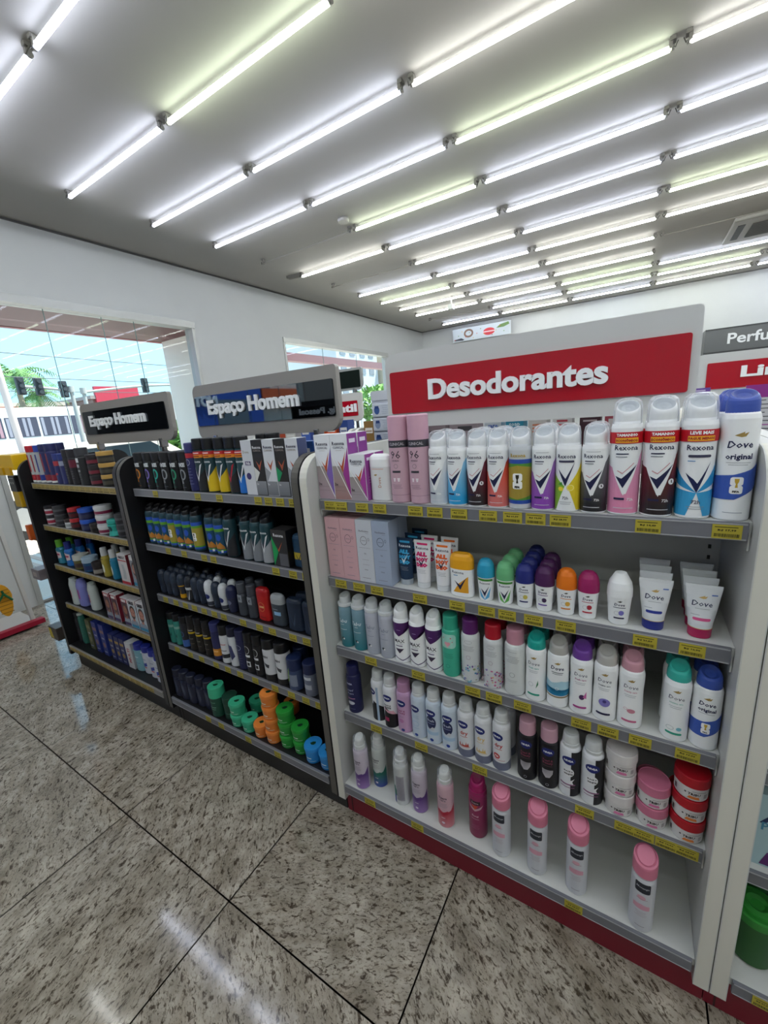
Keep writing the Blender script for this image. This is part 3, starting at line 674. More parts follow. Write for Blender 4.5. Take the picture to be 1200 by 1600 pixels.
spec('softviolet','deodorant_can',DC,'white deodorant can with violet pointed shoulder', lambda: can(R,.150,.190,WH,'dome',WH,[('r',-.0405,.0405,.118,.137,'4a2160'),('p',[(-.0405,.118),(-.022,.118),(0,.092),(.022,.118),(.0405,.118)],'4a2160'),('p',[(-.022,.119),(.022,.119),(0,.092)],'4a2160'),('r',-.006,.006,.112,.1135,'a890c0'),('t','MAX',0,.076,.034,'2c2838',dict(b=.01)),('r',-.008,.012,.066,.067,GREY),('r',-.012,.010,.058,.061,'5a5070'),('p',[(-.014,.050),(.014,.050),(0,.034)],'3a3048'),('p',[(-.0405,.012),(-.015,.022),(.008,.012),(.0405,.024),(.0405,.021),(.008,.009),(-.015,.019),(-.0405,.009)],'4a3a6a')]))
spec('mintcan','deodorant_can',DC,'mint green deodorant can with heart print', lambda: can(R,.150,.190,'3fae92','slimcyl','2fa488',[('p',rrect(0,.115,.05,.044,.01),'9fd6c8'),('e',-.004,.108,.005,.005,'e8a8b4'),('e',.004,.108,.005,.005,'e8a8b4'),('p',[(-.009,.107),(.009,.107),(0,.096)],'e8a8b4'),('e',-.012,.124,.002,.002,'e05a6a'),('e',.010,.126,.002,.002,'e05a6a'),('e',.014,.114,.0015,.0015,'d84a5a')]+lines(0,.075,.034,4,'1f7a68')+[('o',0,.036,.006,.006,.0008,'1f7a68')]))
def flor(cap,cols): 
    def f():
        rr = random.Random(cap); d = [('o',0,.127,.011,.005,.0006,'8a8a90')]+lines(0,.113,.034,4,'8a8d92')+[('o',0,.080,.006,.006,.0007,'a07a98')]
        for i in range(46): d.append(('e',rr.uniform(-.038,.038),rr.uniform(.006,.058),rr.uniform(.0014,.0034),rr.uniform(.0014,.0034),rr.choice(cols)))
        return can(R,.150,.190,'d2d6d8','slimcyl',cap,d)
    return f
spec('floralpurple','deodorant_can',DC,'white deodorant can with blue flowers, purple cap', flor('5c2068',['4a86b0','6a4a98','7ab0c8','8a9a6a','b8bcd8']))
spec('floralred','deodorant_can',DC,'white deodorant can with pink flowers, red cap', flor('b01428',['c86a98','d8b06a','b04a78','8a7ab8','e0c0c8']))
spec('rosewhite','deodorant_can',DC,'plain white deodorant can, dusty pink cap', lambda: can(.027,.150,.190,'d4d8d8','slimcyl','c48a9c',[('r',-.012,.012,.128,.1288,GREY)]+lines(0,.115,.036,5,'8a8d92')+[('o',0,.062,.007,.007,.0008,'7d8288')]+lines(0,.045,.03,2,'9a9da2')))
def dv(cap,n,c1,s,c2,bar,k=1.0,r=R,waist=.05): return lambda: can(r,.150,.188,WH,'dome',cap,dove(n,c1,s,c2,bar,k),waist=waist,sh=.82)
spec('doveteal','deodorant_can',DC,'white deodorant can with turquoise domed cap', dv('1fa79c','fresh care','3aa89c','drop','3f7a5c','2c9a82'),.05)
spec('dovegrey','deodorant_can',DC,'white deodorant can with blue wave print', lambda: can(R,.150,.188,WH,'dome','b2b0ac',bird(0,.125,.015)+[('t','Dove',0,.113,.032,'23284f',dict(sh=.15)),('r',-.014,.014,.100,.102,'6a7078'),('r',-.012,.012,.096,.0975,'6a7078'),('p',[(-.04,.046),(.04,.046),(.04,.07),(.01,.078),(-.012,.07),(-.04,.076)],'a8cfe0'),('p',[(-.04,.036),(.04,.036),(.04,.052),(0,.044),(-.04,.056)],'1f7da8'),('r',-.04,.04,.030,.034,'8a7a5a'),('o',0,.056,.004,.004,.0008,'f0f0f0')]),.05)
spec('dovepurple','deodorant_can',DC,'white deodorant can with violet cap, fig print', dv('70419c','fresh care','b04a8c','fruit','4a2a5a','b04a90'),.05)
spec('dovepearl','deodorant_can',DC,'white deodorant can with pearl grey cap', dv(('b9b7b3',.25),'invisible care','23284f','circle','8078c0','26264a'),.05)
spec('dovepink','deodorant_can',DC,'white deodorant can with soft pink cap', dv('d09aa8','beauty care','c87a94','rose','d08a9c','c86a90'),.05)
spec('doveaqua','deodorant_can',DC,'white deodorant can with aqua cap and ovals', dv('3cb8aa','sensitive care','5ab0a0','ovals','7ac0d0','2c9a82'),.055)
spec('doveblue','deodorant_can',DC,'white deodorant can with blue band and cap', lambda: can(R,.150,.188,WH,'dome','3c55ac',bird(0,.125,.015)+[('t','Dove',0,.113,.030,'23284f',dict(sh=.15)),('t','original',0,.098,.032,'23284f',dict(b=.03)),('r',-.014,.014,.090,.0908,GREY)]+orig(.93)),.055)
spec('nivnavy','deodorant_can',DC,'all-navy deodorant can', lambda: can(R,.150,.184,'1c1f4c','slimcyl','1c1f52',[('t','NIVEA',-.002,.118,.026,'b8bcd8',dict(b=.04)),('t','pearl',0,.092,.026,'aab0d0',dict(sh=.3)),('t','& care',0,.080,.026,'aab0d0',dict(sh=.3)),('r',-.016,.016,.058,.062,'b07aa0'),('e',0,.042,.014,.007,'c8ccd8'),('r',-.014,.014,.018,.019,'8890b0')]))
def nb(v): 
    d = [('p',[(-.008,.075),(.02,.058),(.036,.045),(.0405,.0),(-.016,.0),(-.02,.03)],'17171c')] if v != 2 else [('r',.006,.0405,.004,.142,'17171c')]
    if v == 0: d += [('p',[(-.0405,.064),(0,.058),(.0405,.05),(.0405,.0),(-.0405,.0)],'17171c'),('r',.004,.012,.0,.13,'9fb4cc')]+nivea(.110,cx=-.014)
    if v == 1: d += [('p',[(-.022,.075),(0,.066),(.02,.066),(.03,.05),(0,.058)],'dfa8ba'),('r',-.014,.004,.024,.038,'b03060'),('t','BLACK &',0,.085,.026,'23242c',dict(b=.05)),('t','WHITE',0,.076,.026,'23242c',dict(b=.05))]+nivea(.112)
    if v == 2: d += [('e',0,.078,.014,.014,'e6e6ea'),('t','BLACK &',0,.082,.022,'23242c',dict(b=.05)),('t','WHITE',0,.073,.022,'23242c',dict(b=.05)),('p',[(.004,.052),(.016,.06),(.010,.05),(.014,.040),(.002,.044)],'e6e6ea'),('r',-.020,.018,.038,.042,'8a5a80'),('r',-.018,.016,.030,.032,'8a5a80')]+nivea(.115)
    return lambda: can(R,.150,.186,'dfe1e6','neck','cfd2d4',d)
spec('nivbw','deodorant_can',DC,'white deodorant can with black sweep at the bottom', nb(0))
spec('nivbwpink','deodorant_can',DC,'black and white deodorant can with pink arc', nb(1))
spec('nivhalf','deodorant_can',DC,'deodorant can half white and half black', nb(2))
spec('nivpink','deodorant_can',DC,'lilac pink deodorant can with oval badge', lambda: can(R,.150,.182,'c49cc0','slimcyl','b888ac',nivea(.110)+[('t','Pearl &',0,.083,.028,'8a2a5c',dict(b=.02)),('t','Beauty',0,.074,.028,'8a2a5c',dict(b=.02)),('e',.0,.045,.008,.008,'b87aac')]+lines(0,.062,.02,2,'9a6a98')+[('e',.004,.012,.006,.005,'2a3a80')]))
spec('nivsky','deodorant_can',DC,'pale sky blue deodorant can with oval badge', lambda: can(R,.150,.186,'c4d0e0','neck','cfd2d4',nivea(.108,cx=-.004)+lines(-.002,.084,.026,3,'8aa4c8')+[('o',-.002,.055,.012,.009,.001,'8ab0d4'),('r',-.014,.010,.038,.039,'8aa4c8'),('e',0,.014,.006,.005,'1f3f98')]))
spec('nivfresh','deodorant_can',DC,'pale blue deodorant can with navy double badge', lambda: can(R,.150,.186,'c8d4e2','neck','cfd2d4',[('e',0,.078,.0175,.024,'1b2550'),('t','fresh',0,.086,.024,'c8d0e4'),('r',-.012,.012,.074,.076,'8a94b8'),('p',[(-.002,.056),(.006,.064),(.014,.060),(.008,.050)],'c8ccd4'),('r',-.024,.024,.034,.046,'a8c4de'),('e',.002,.016,.006,.0055,'1f3f98')]+nivea(.112)))
def ndry(c,city=True): return lambda: can(R,.150,.184,'d8dadf','neck','cfd2d4',[('p',[(-.0405,.0),(.0405,.0),(.0405,.034),(.02,.026),(-.02,.026),(-.0405,.034)],'6d7288')]+([('p',[(-.016,.036),(-.016,.046),(-.013,.046),(-.013,.052),(-.011,.040),(-.006,.040),(-.005,.050),(-.003,.042),(.004,.042),(.006,.054),(.008,.042),(.012,.050),(.014,.038),(.016,.036)],c)] if city else [('e',-.006,.046,.010,.009,c),('t','72h',-.006,.046,.012,'f0f0f0',dict(b=.05))])+[('r',-.018,.018,.0335,.0345,c),('t','dry',0,.082,.024,c),('r',-.012,.010,.070,.0715,c)]+nivea(.112,cx=-.004))
spec('nivdryred','deodorant_can',DC,'white and grey deodorant can, red city skyline', ndry('b8483c'))
spec('nivdryyellow','deodorant_can',DC,'white and grey deodorant can, yellow city skyline', ndry('d4b46a'))
spec('nivdrycherry','deodorant_can',DC,'white and grey deodorant can with red disc', ndry('c02a30',False))
spec('pearlblack','deodorant_can',DC,'black deodorant can with pink cap', lambda: can(R,.146,.184,'17161c','slimcyl','c89cac',nivea(.118)+[('t','Pearl &',0,.092,.026,'8a3a58'),('t','Beauty',0,.083,.026,'8a3a58'),('r',-.012,.012,.074,.075,'6a4a5a'),('p',[(-.014,.062),(-.013,.048),(-.004,.036),(.006,.038),(.013,.050),(.014,.062),(.010,.050),(.002,.043),(-.007,.048)],'b9b4bc'),('o',0,.014,.004,.004,.001,'b0b0b8')]))
def tribu(lid,acc): return lambda: jar(.034,.061,lid,'d9d6d6',[('t','TRIBU',.003,.019,.024,'2c2426',dict(b=.04,sh=.1)),('e',-.014,.020,.002,.002,'2c2426'),('p',[(-.010,.006),(.014,.006),(.012,.013),(-.006,.014)],acc),('r',-.002,.026,.0265,.0275,'6a6468'),('r',.022,.030,.010,.022,'a8a4a6'),('r',-.040,-.034,.010,.024,'4a4446')],lidh=.026)
spec('jarwhite','cream_jar','jar','white cream jar with pink print', tribu('d4cfcf','d878a8'),.075)
spec('jarpink','cream_jar','jar','cream jar with pink lid', tribu('c4708c','d878a8'),.075)
spec('jarred','cream_jar','jar','cream jar with red lid', tribu('b01624','e08038'),.075)
def suave(top,c1,c2,cap='d4d6d4'): return lambda: can(.0265,.165,.208,top,'nozzle',cap,[('r',-.041,.041,.003,.060,('g',c2,c1,.0,.06)),('p',[(-.041,.06),(-.041,.09),(-.026,.068),(0,.058),(.026,.068),(.041,.09),(.041,.06)],c1),('p',[(-.026,.060),(0,.048),(.026,.060),(.014,.068),(0,.062),(-.014,.068)],c1),('t','Suave',0,.118,.028,'4a3f50',dict(b=.03)),('t','care',0,.108,.020,'6a5f70')]+lines(0,.095,.030,4,'8a7f90')+[('r',-.006,.006,.040,.042,'d8d0dc'),('e',0,.022,.005,.004,'d8d0dc')])
spec('suavelilac','deodorant_can',DC,'white and lilac deodorant can', suave('c6bccb','5c3a80','9a78b8'))
spec('suavegreen','deodorant_can',DC,'white deodorant can with green and blue bottom', suave('c0c6c4','1f6a5c','2a3a98'))
spec('suaveback','deodorant_can',DC,'deodorant can turned with grey text to the front', lambda: can(.0265,.165,.208,'c2c5c6','nozzle','c8caca',[('r',-.041,-.012,.003,.036,'2a3a98'),('r',-.041,-.012,.036,.075,'1f6a5c'),('p',[(-.012,.036),(0,.036),(-.012,.07)],'1f6a5c'),('r',-.008,.020,.02,.12,'98969f')]+lines(.006,.112,.022,16,'6a6872',.0055)))
spec('suavered','deodorant_can',DC,'pale pink and red deodorant can', suave('cfaab6','b0263c','c8848f'))
spec('magentacan','deodorant_can',DC,'all-magenta deodorant can', lambda: can(.028,.172,.218,('g','7a1a44','98205c',0,.17),'dome','9c1a5c',[('r',-.016,.016,.128,.142,'2c1420'),('t','Suave',0,.135,.022,'b8a0a8'),('p',[(-.026,.128),(-.012,.118),(0,.112),(.012,.118),(.026,.128),(.018,.114),(0,.104),(-.018,.114)],'c8a0ac'),('p',[(-.010,.126),(.010,.126),(0,.110)],'d04a2c'),('t','floral',0,.086,.02,'d8b8c4'),('r',-.012,.012,.074,.0755,'c898ac')]+lines(0,.05,.026,4,'a85a80'),'84144c',sh=.95))
spec('pinkcap','deodorant_can',DC,'slim white deodorant can with slanted pink cap', lambda: can(.0265,.172,.226,'c9cbd2','slant','d07892',[('p',rrect(0,.142,.034,.030,.004),'1d2230'),('t','Monange',0,.143,.028,'b8bcc4',dict(sh=.2)),('e',-.001,.112,.009,.007,'d8a4b6'),('r',-.012,.012,.107,.1085,'a8929e'),('p',[(-.018,.075),(.018,.075),(.018,.088),(.0,.092),(-.018,.088)],'d49cb0')]+lines(0,.066,.026,4,'a89aa4')+[('r',-.010,.010,.02,.0215,'8a8490')],sh=.97))
# men's unit
def axe(c,txt='AXE'): return lambda: can(.0265,.125,.158,BLK,'cyl',('1b1b1f',.45),[('t','AXE',0,.105,.040,'c8ccd0',dict(b=.08)),('o',.004,.066,.014,.022,.006,c),('p',[(-.006,.03),(.002,.05),(.004,.03)],c)]+lines(0,.014,.028,1,c),sh=.97)
for k,c,n in (('axeorange','c87a2c','orange'),('axeviolet','7a6ab8','violet'),('axeteal','2ca898','teal'),('axegrey','8a8e94','grey'),('axegreen','2f8a6a','green')):
    spec(k,'deodorant_can',DC,'black body spray with %s ring'%n, axe(c))
spec('navyband','deodorant_can',DC,'navy deodorant can with red band', lambda: can(R,.155,.190,'26285c','cyl','34386c',[('r',-.04,.04,.132,.15,'b02a34'),('o',0,.115,.012,.012,.0014,'c8ccd8')]+lines(0,.09,.03,6,'9aa0c8',.012)))
def men(c,v='e0e2e6',econ=True): 
    d = [('p',[(-.04,.065),(-.01,.05),(0,.055),(.02,.075),(.04,.10),(.04,.004),(-.04,.004)],c),('p',[(-.022,.098),(-.001,.040),(.022,.110),(.014,.104),(-.001,.066),(-.012,.092)],v),('p',[(-.012,.088),(-.004,.08),(0,.074),(.013,.100),(0,.055)],'2a2c3a'),('t','Rexona',0,.118,.038,'d8dce0',dict(b=.03))]
    if econ: d += [('r',-.04,.04,.144,.156,'c02430'),('r',-.04,.04,.132,.144,'e08a24'),('r',-.018,.018,.148,.152,'e8c8c8'),('r',-.018,.018,.136,.140,'8a3a18')]
    return lambda: can(R,.166 if econ else .152,.205 if econ else .188,'1f4048' if c != '26272c' else '23393e','cyl' if econ else 'scoop',BLK,d)
spec('menblack','deodorant_can',DC,'dark green deodorant can with black base', men('26272c'))
spec('menyellow','deodorant_can',DC,'dark green deodorant can with yellow base', men('d8b820'))
spec('menred','deodorant_can',DC,'dark deodorant can with red streak', men('2a2628','b82434'))
spec('menblue','deodorant_can',DC,'dark green deodorant can with blue base', men('2470c8'),.06)
spec('menblackv','deodorant_can',DC,'dark green can with silver chevron, black base', men('2a2b30','c8ccd0',False))
spec('mengreyv','deodorant_can',DC,'dark can with silver chevron, grey base', men('7c8088','c8ccd0',False))
spec('mengreenv','deodorant_can',DC,'dark green can with silver chevron, silver base', men('9a9ea4','d8dade',False))
spec('clinwhite','deodorant_box','box','plain white deodorant carton', lambda: box_part(.052,.045,.190,'d0d2d8',[('t','Dove',-.004,.15,.03,'9a9080'),('r',-.014,.014,.104,.118,'5a4f78'),('e',-.004,.066,.012,.012,'3a2f68'),('t','96h',0,.111,.02,'e6e6ea',dict(b=.04))]))
def clinm(c0,c1,side): return lambda: box_part(.052,.045,.190,c0,[('p',[(-.025,.10),(0,.08),(-.025,.04)],c1),('p',[(-.012,.12),(.002,.104),(.018,.124),(.002,.086)],'b0583a'),('r',-.025,.025,.002,.05,('g','6a6c72','8a8c92',0,.05)),('t','Rexona',0,.165,.040,'e4e4e8' if c0 != 'd4d6dc' else '2b2c48',dict(b=.02)),('t','CLINICAL',0,.154,.038,'9a8f88'),('t','3x',-.016,.04,.010,'d8d8dc')],side=side)
spec('clinblack','deodorant_box','box','black deodorant carton', clinm('2a2826','d8d8d4','5a5c62'))
spec('clinsilver','deodorant_box','box','white and silver deodorant carton', clinm('d4d6dc','9a9ca2','4a5378'))
spec('clingreen','deodorant_box','box','black deodorant carton with green wedge', clinm('2a2826','1f8f5c','5a5c62'))
spec('clingreenbig','deodorant_box','box','squat black and green deodorant carton', lambda: box_part(.074,.06,.135,'302e2e',[('p',[(-.036,.11),(-.008,.055),(-.036,.0)],'1f9a54'),('p',[(-.016,.078),(-.008,.062),(.016,.094),(-.006,.054)],'b0583a'),('t','Rexona',0,.116,.048,'e4e4e8',dict(b=.02)),('r',-.006,.034,.004,.05,'5a5a60')],side='1c1b1c'))
spec('sachet','deodorant_stick','deodorant stick','dark blue deodorant stick with yellow chevron', lambda: stick('22405a','24425e',[('r',-.026,.026,.03,.055,'b8a438'),('p',[(-.014,.055),(0,.03),(.014,.058),(.006,.034),(0,.024),(-.006,.034)],'2a2c34')],a=.032,b=.02,H=.118,split=.7))
def cupm(gold):
    def f():
        d = [('r',-.0405,.0405,.010,.125,'2c55b8'),('r',-.0405,.0405,.018,.110,'5fa02c')]
        if gold: d += [('r',-.0405,.0405,.024,.100,'a09238')]+fifa(0,.062,1.1,'2a2412')
        else: d += [('r',-.0405,.0405,.024,.098,'1c4a66'),('p',[(-.03,.030),(-.02,.05),(-.005,.04),(.012,.055),(.028,.035),(.03,.026)],'b87a30'),('e',.008,.075,.010,.014,'2c55b8'),('e',-.010,.048,.009,.008,'c8903c'),('r',.012,.020,.012,.022,'d8dce0')]
        return can(R,.152,.188,'22404c','scoop',BLK,d,'0e0e10')
    return f
spec('cupgreen','deodorant_can',DC,'blue and green deodorant can with black cap', cupm(False))
spec('cupgold','deodorant_can',DC,'gold-panel trophy deodorant can with black cap', cupm(True))
def rdark(cap,body,d,w=.0205): return lambda: rollon(cap,body,d,w=w)
spec('rolldark','roll_on_deodorant','roll-on','dark slate roll-on', rdark('2a3444','232c3c',[('p',[(-.008,.04),(0,.02),(.010,.046),(.005,.02),(0,.012)],'4a5a70')]),.047)
spec('rollyellowv','roll_on_deodorant','roll-on','dark roll-on with yellow base', rdark('2a3444','2a2c34',[('r',-.03,.03,.002,.022,'d8a020'),('r',-.03,.03,.060,.064,'d8a020'),('p',[(-.010,.044),(0,.014),(.012,.05),(.0,.008)],'d8a020')]),.047)
spec('rollwhitev','roll_on_deodorant','roll-on','dark roll-on with white chevron', rdark('22262e','2c2e34',[('r',-.03,.03,.052,.064,'c8ccd0'),('p',[(-.012,.044),(0,.006),(.014,.052),(.006,.006),(0,.0),(-.008,.012)],'d8dade')]),.047)
spec('rollwhitecap','roll_on_deodorant','roll-on','white roll-on with round navy badge', rdark('d0d4d8','ccd0d6',[('e',0,.046,.014,.012,'1c2a6c'),('r',-.03,.03,.004,.022,'3a3d4a')]),.047)
spec('rollnavyniv','roll_on_deodorant','roll-on','navy roll-on with grey badge', rdark('23284a','262a44',[('e',0,.046,.012,.010,'6a6f88')],.022),.047)
spec('tallgrey','roll_on_deodorant','roll-on','tall charcoal roll-on with square label', lambda: bottle(.022,.018,.140,'3c4048','4a4e56',[('r',-.012,.012,.06,.092,'8a9098'),('t','X',0,.076,.014,'23262c',dict(b=.05))],caph=.04,ca=.018),.047)
spec('redstick','deodorant_stick','deodorant stick','red deodorant stick', lambda: stick('b01c20','b8201e',[('o',0,.06,.016,.020,.0025,'d07840'),('r',-.012,.012,.056,.064,'d8a070'),('r',-.016,.016,.014,.018,'801418')],a=.032,b=.017,H=.135,split=.78))
spec('greystick','deodorant_stick','deodorant stick','grey deodorant stick with frosted cap', lambda: stick('9ea2a6','3e454e',[('r',-.010,.022,.045,.060,'8ab4d8'),('r',-.016,.010,.068,.070,'9aa4ae')],a=.033,b=.018,H=.125,split=.72))
spec('navystick','deodorant_stick','deodorant stick','wide navy deodorant stick', lambda: stick('1f2a3c','202c40',[('p',[(-.012,.07),(0,.03),(.014,.078),(.007,.03),(0,.018)],'3c4c64')],a=.037,b=.02,H=.125,split=.76),.05)
def simple(c,cap,d=(),H=.150,capk='cyl',r=.024,hb=None): return lambda: can(r,hb or H*.8,H,c,capk,cap,d,sh=.97)
spec('tealcan','deodorant_can',DC,'teal slim deodorant can with black cap', simple('2f7f74',BLK,[('r',-.036,.036,.085,.098,'7aa49c'),('p',[(-.006,.04),(.006,.06),(.008,.04)],'1c4a44')],.160))
spec('bluecan','deodorant_can',DC,'blue and black slim deodorant can', simple('22242c',BLK,[('r',-.036,.036,.004,.04,'3c62a8'),('o',0,.07,.010,.014,.002,'4a74b0')],.160))
spec('blackyellow','deodorant_can',DC,'black slim can with yellow stripe', simple('1c1a1a',BLK,[('r',-.037,.037,.088,.096,'c8a820'),('r',-.020,.020,.102,.108,'9a958a'),('r',-.016,.016,.060,.063,'7a756a'),('r',-.018,.018,.035,.038,'5a554a')],.178))
spec('navyorange','deodorant_can',DC,'navy slim can with orange panel', simple('2a2c54','34386c',[('r',-.037,.037,.02,.055,'c8842c'),('r',-.018,.018,.04,.046,'e0b070')],.178,r=.0255))
spec('whiteblack','deodorant_can',DC,'white slim can with black bands', simple('d0d2d6',BLK,[('r',-.037,.037,.026,.045,'23242a'),('r',-.018,.018,.09,.093,'b03038'),('r',-.018,.018,.06,.064,'6a6d74')],.182,r=.0255,hb=.138))
spec('whiteniv','deodorant_can',DC,'white slim can with navy oval', simple('ccd0d6','1c1f34',[('p',[(-.02,.11),(.01,.10),(.02,.05),(.0,.03),(-.01,.06),(-.02,.07)],'3a3f66')],.184,r=.0255,hb=.145))
spec('navyniv','deodorant_can',DC,'navy slim can with round badge', simple('25284c','25284c',[('o',0,.105,.014,.012,.0014,'aab0c8')]+lines(0,.08,.03,5,'6a7098',.012),.182,r=.0255))
spec('blackwhite','deodorant_can',DC,'black slim can with white oval print', simple('1a1a1e',BLK,[('o',0,.108,.014,.018,.0016,'d8dade'),('r',-.014,.014,.075,.085,'d8dade'),('r',-.012,.012,.03,.055,'d8dade'),('r',-.006,.008,.035,.05,'1a1a1e')],.186,r=.0255,hb=.148))
spec('bigwhite','deodorant_can',DC,'broad white can with black cap', simple('ccced2',BLK,[('r',-.05,.05,.002,.03,'1a1a1e'),('p',[(-.014,.085),(.016,.075),(.012,.06),(-.002,.066)],'3a3c44'),('t','MEN',0,.11,.026,'3a3c44',dict(b=.04))],.185,r=.031,hb=.145))
spec('navygel','deodorant_can',DC,'squat navy can with green streak', simple('3c4a6c','1f2c52',[('p',[(-.02,.03),(-.012,.08),(-.004,.10),(-.010,.04)],'8ab04a'),('r',-.006,.026,.02,.07,'7d869a')],.135,r=.031,hb=.088))
spec('navycan','deodorant_can',DC,'squat navy can with grey label', simple('6c7284','20284c',[('r',-.02,.02,.07,.082,'d0d4dc'),('r',-.02,.02,.03,.05,'a8acb8')],.135,r=.029,hb=.095))
spec('navyshampoo','shampoo_bottle','bottle','navy shampoo bottle', lambda: bottle(.030,.022,.150,'22263c','1c2032',[('p',[(-.008,.09),(.010,.08),(.014,.04),(.004,.02),(-.004,.05)],'3c4458')],caph=.04,ca=.026))
def gel(lid,c,r=.036,h=.058): return lambda: jar(r,h,lid,c,[('r',-.03,.03,h*.18,h*.2,M('ffffff') if 0 else 'cfe8d8')]+[('r',-.012,.012,h*.34,h*.40,'dfeee4')],lidh=.014,taper=.88,emblem=leaf)
spec('mintjar','hair_gel_jar','jar','mint green round jar', gel('3fb58c','38a882'))
spec('orangejar','hair_gel_jar','jar','orange round jar', gel('e8893c','e07e34'))
spec('greenjar','hair_gel_jar','jar','leaf green round jar', gel('2c9a3c','27903a'))
spec('bluejar','hair_gel_jar','jar','sky blue round jar', gel('2f8fd8','2a86d0',h=.07))
spec('talljar','hair_gel_jar','jar','tall dark green jar with mint lid', lambda: jar(.036,.150,'3fb58c','1c4a3c',[('r',-.02,.02,.05,.053,'8ac0a8'),('r',-.018,.018,.04,.042,'8ac0a8'),('r',-.02,.02,.075,.078,'6aa08a')],lidh=.052,taper=.92,emblem=leaf))
spec('darkjar','hair_gel_jar','jar','dark green jar', lambda: jar(.034,.110,'1f4034','1c4034',[('r',-.02,.02,.03,.033,'4a7a68')],lidh=.03,taper=.92))
# far unit
def foam(c,cap,b2,H=.215,r=.026): return lambda: can(r,H*.84,H,c,'cyl',cap,[('r',-.09,.09,H*.02,H*.07,'d8dad8'),('r',-.09,.09,H*.07,H*.22,b2),('r',-.010,.010,H*.30,H*.76,b2),('r',-.03,-.018,H*.24,H*.8,'e4e6e4')],sh=.97)
spec('foamred','shaving_foam_can','shaving foam','tall silver can with red cap', foam('b4b8b8','b82030','a02430'))
spec('foamblue','shaving_foam_can','shaving foam','tall silver can with blue cap', foam('a8acb4','3048a8','25358c'))
spec('foamnavy','shaving_foam_can','shaving foam','tall navy can with dark cap', foam('2c3064','262a5c','8c2c3c',.22,.03),.065)
spec('shortred','shaving_foam_can','shaving foam','short navy can with red band', lambda: can(.025,.135,.165,'2f3468','cyl','2f3c80',[('r',-.09,.09,.10,.125,'b03a44'),('r',-.012,.012,.05,.06,'b03a44')],sh=.97))
spec('shortnavy','shaving_foam_can','shaving foam','short navy can with silver band', lambda: can(.025,.135,.165,'2f3468','cyl','2f3c80',[('r',-.09,.09,.10,.125,'9aa0b8')],sh=.97))
spec('blacktube','shaving_foam_can','shaving foam','black can with grey text', simple('26242a','2c2a30',lines(0,.12,.03,7,'7a7880',.014),.185,r=.027))
spec('maroontube','shaving_foam_can','shaving foam','black can with maroon label', simple('26242a','2c2a30',[('r',-.09,.09,.09,.13,'6c2438')]+lines(0,.07,.03,4,'8a8088',.012),.185,r=.027))
spec('silvertube','shaving_foam_can','shaving foam','black can with white square labels', simple('2a2a2e','3c3e44',[('r',-.014,.014,.118,.14,'d8dade'),('r',-.012,.012,.092,.108,'a8aab0'),('r',-.012,.012,.07,.08,'8a8c92')]+lines(0,.055,.024,3,'8a8c92',.012),.190,r=.03))
def pot(lid,c,band,h=.06,r=.036): return lambda: jar(r,h,lid,c,[('r',-.1,.1,h*.15,h*.45,band)],lidh=h*.36,taper=.96)
spec('blackpot','hair_wax_pot','jar','black hair wax pot with maroon band', pot('2a262a','2c2428','7c2c3c',.052,.034))
spec('goldpot','hair_wax_pot','jar','black hair wax pot with gold lid', pot('b8924c','2c2a28','4a463c',.056,.036))
spec('potredwhite','hair_wax_pot','jar','black pot with red and white band', pot('26242a','d0ccd0','a02c44',.058,.034))
spec('potgrey','hair_wax_pot','jar','dark grey pot', pot('3a3a3e','55565c','2c2a30',.06,.035))
spec('smallwhite','hair_wax_pot','jar','small white pot with dark lid', pot('3a2c2c','ccd0d4','9aa0a4',.052,.03))
spec('potred','hair_wax_pot','jar','red-lidded dark pot', pot('b82c34','2c2428','5a1c24',.06,.033))
spec('potblue','hair_wax_pot','jar','blue-lidded navy pot', pot('2f5cc0','232a58','3c3f5c',.062,.04))
spec('smallblack','hair_wax_pot','jar','small black pot', pot('2a282a','3a3632','1c1a1c',.05,.03))
spec('potmaroon','hair_wax_pot','jar','white pot with maroon band', pot('ccccd0','c8c8cc','7c2444',.05,.042))
spec('tealcup','hair_wax_pot','jar','turquoise waisted pot', lambda: bottle(.034,.034,.085,'2fa89c','2a9a90',[('e',.006,.04,.012,.014,'164a48')],caph=.02,ca=.033,waist=.18))
def wash(c,cap): return lambda: bottle(.034,.022,.15,c,cap,[('p',[(-.026,.03),(.026,.04),(.026,.075),(-.026,.085)],'d8c8cc'),('r',-.018,.018,.055,.066,'b03050')],caph=.045,ca=.018,waist=.08)
spec('greenwash','mouthwash_bottle','bottle','clear teal wash bottle with green cap', wash('2a7890','5a9a2c'))
spec('bluewash','mouthwash_bottle','bottle','blue wash bottle with dark blue cap', wash('1f6cb8','22307c'))
spec('clearjar','hair_wax_pot','jar','clear-lidded olive gel jar', pot('b8bcb4','5c5a30','3c2c28',.085,.042))
spec('clearblue','hair_wax_pot','jar','clear-lidded blue gel jar', pot('9ab0c4','1f4a70','22305c',.085,.042))
spec('darkjarlow','hair_wax_pot','jar','brown gel jar with white mark', pot('2a2426','2a2020','8a8680',.075,.034))
def lotion(c): return lambda: bottle(.024,.020,.165,c,'c4c6c8',[('e',0,.05,.009,.025,'d8dcd0'),('r',-.010,.010,.10,.105,'1c2a34')],caph=.045,ca=.016)
spec('yellowlotion','aftershave_bottle','bottle','yellow lotion bottle with white cap', lotion('a09038'))
spec('teallotion','aftershave_bottle','bottle','teal lotion bottle with white cap', lotion('1f7898'))
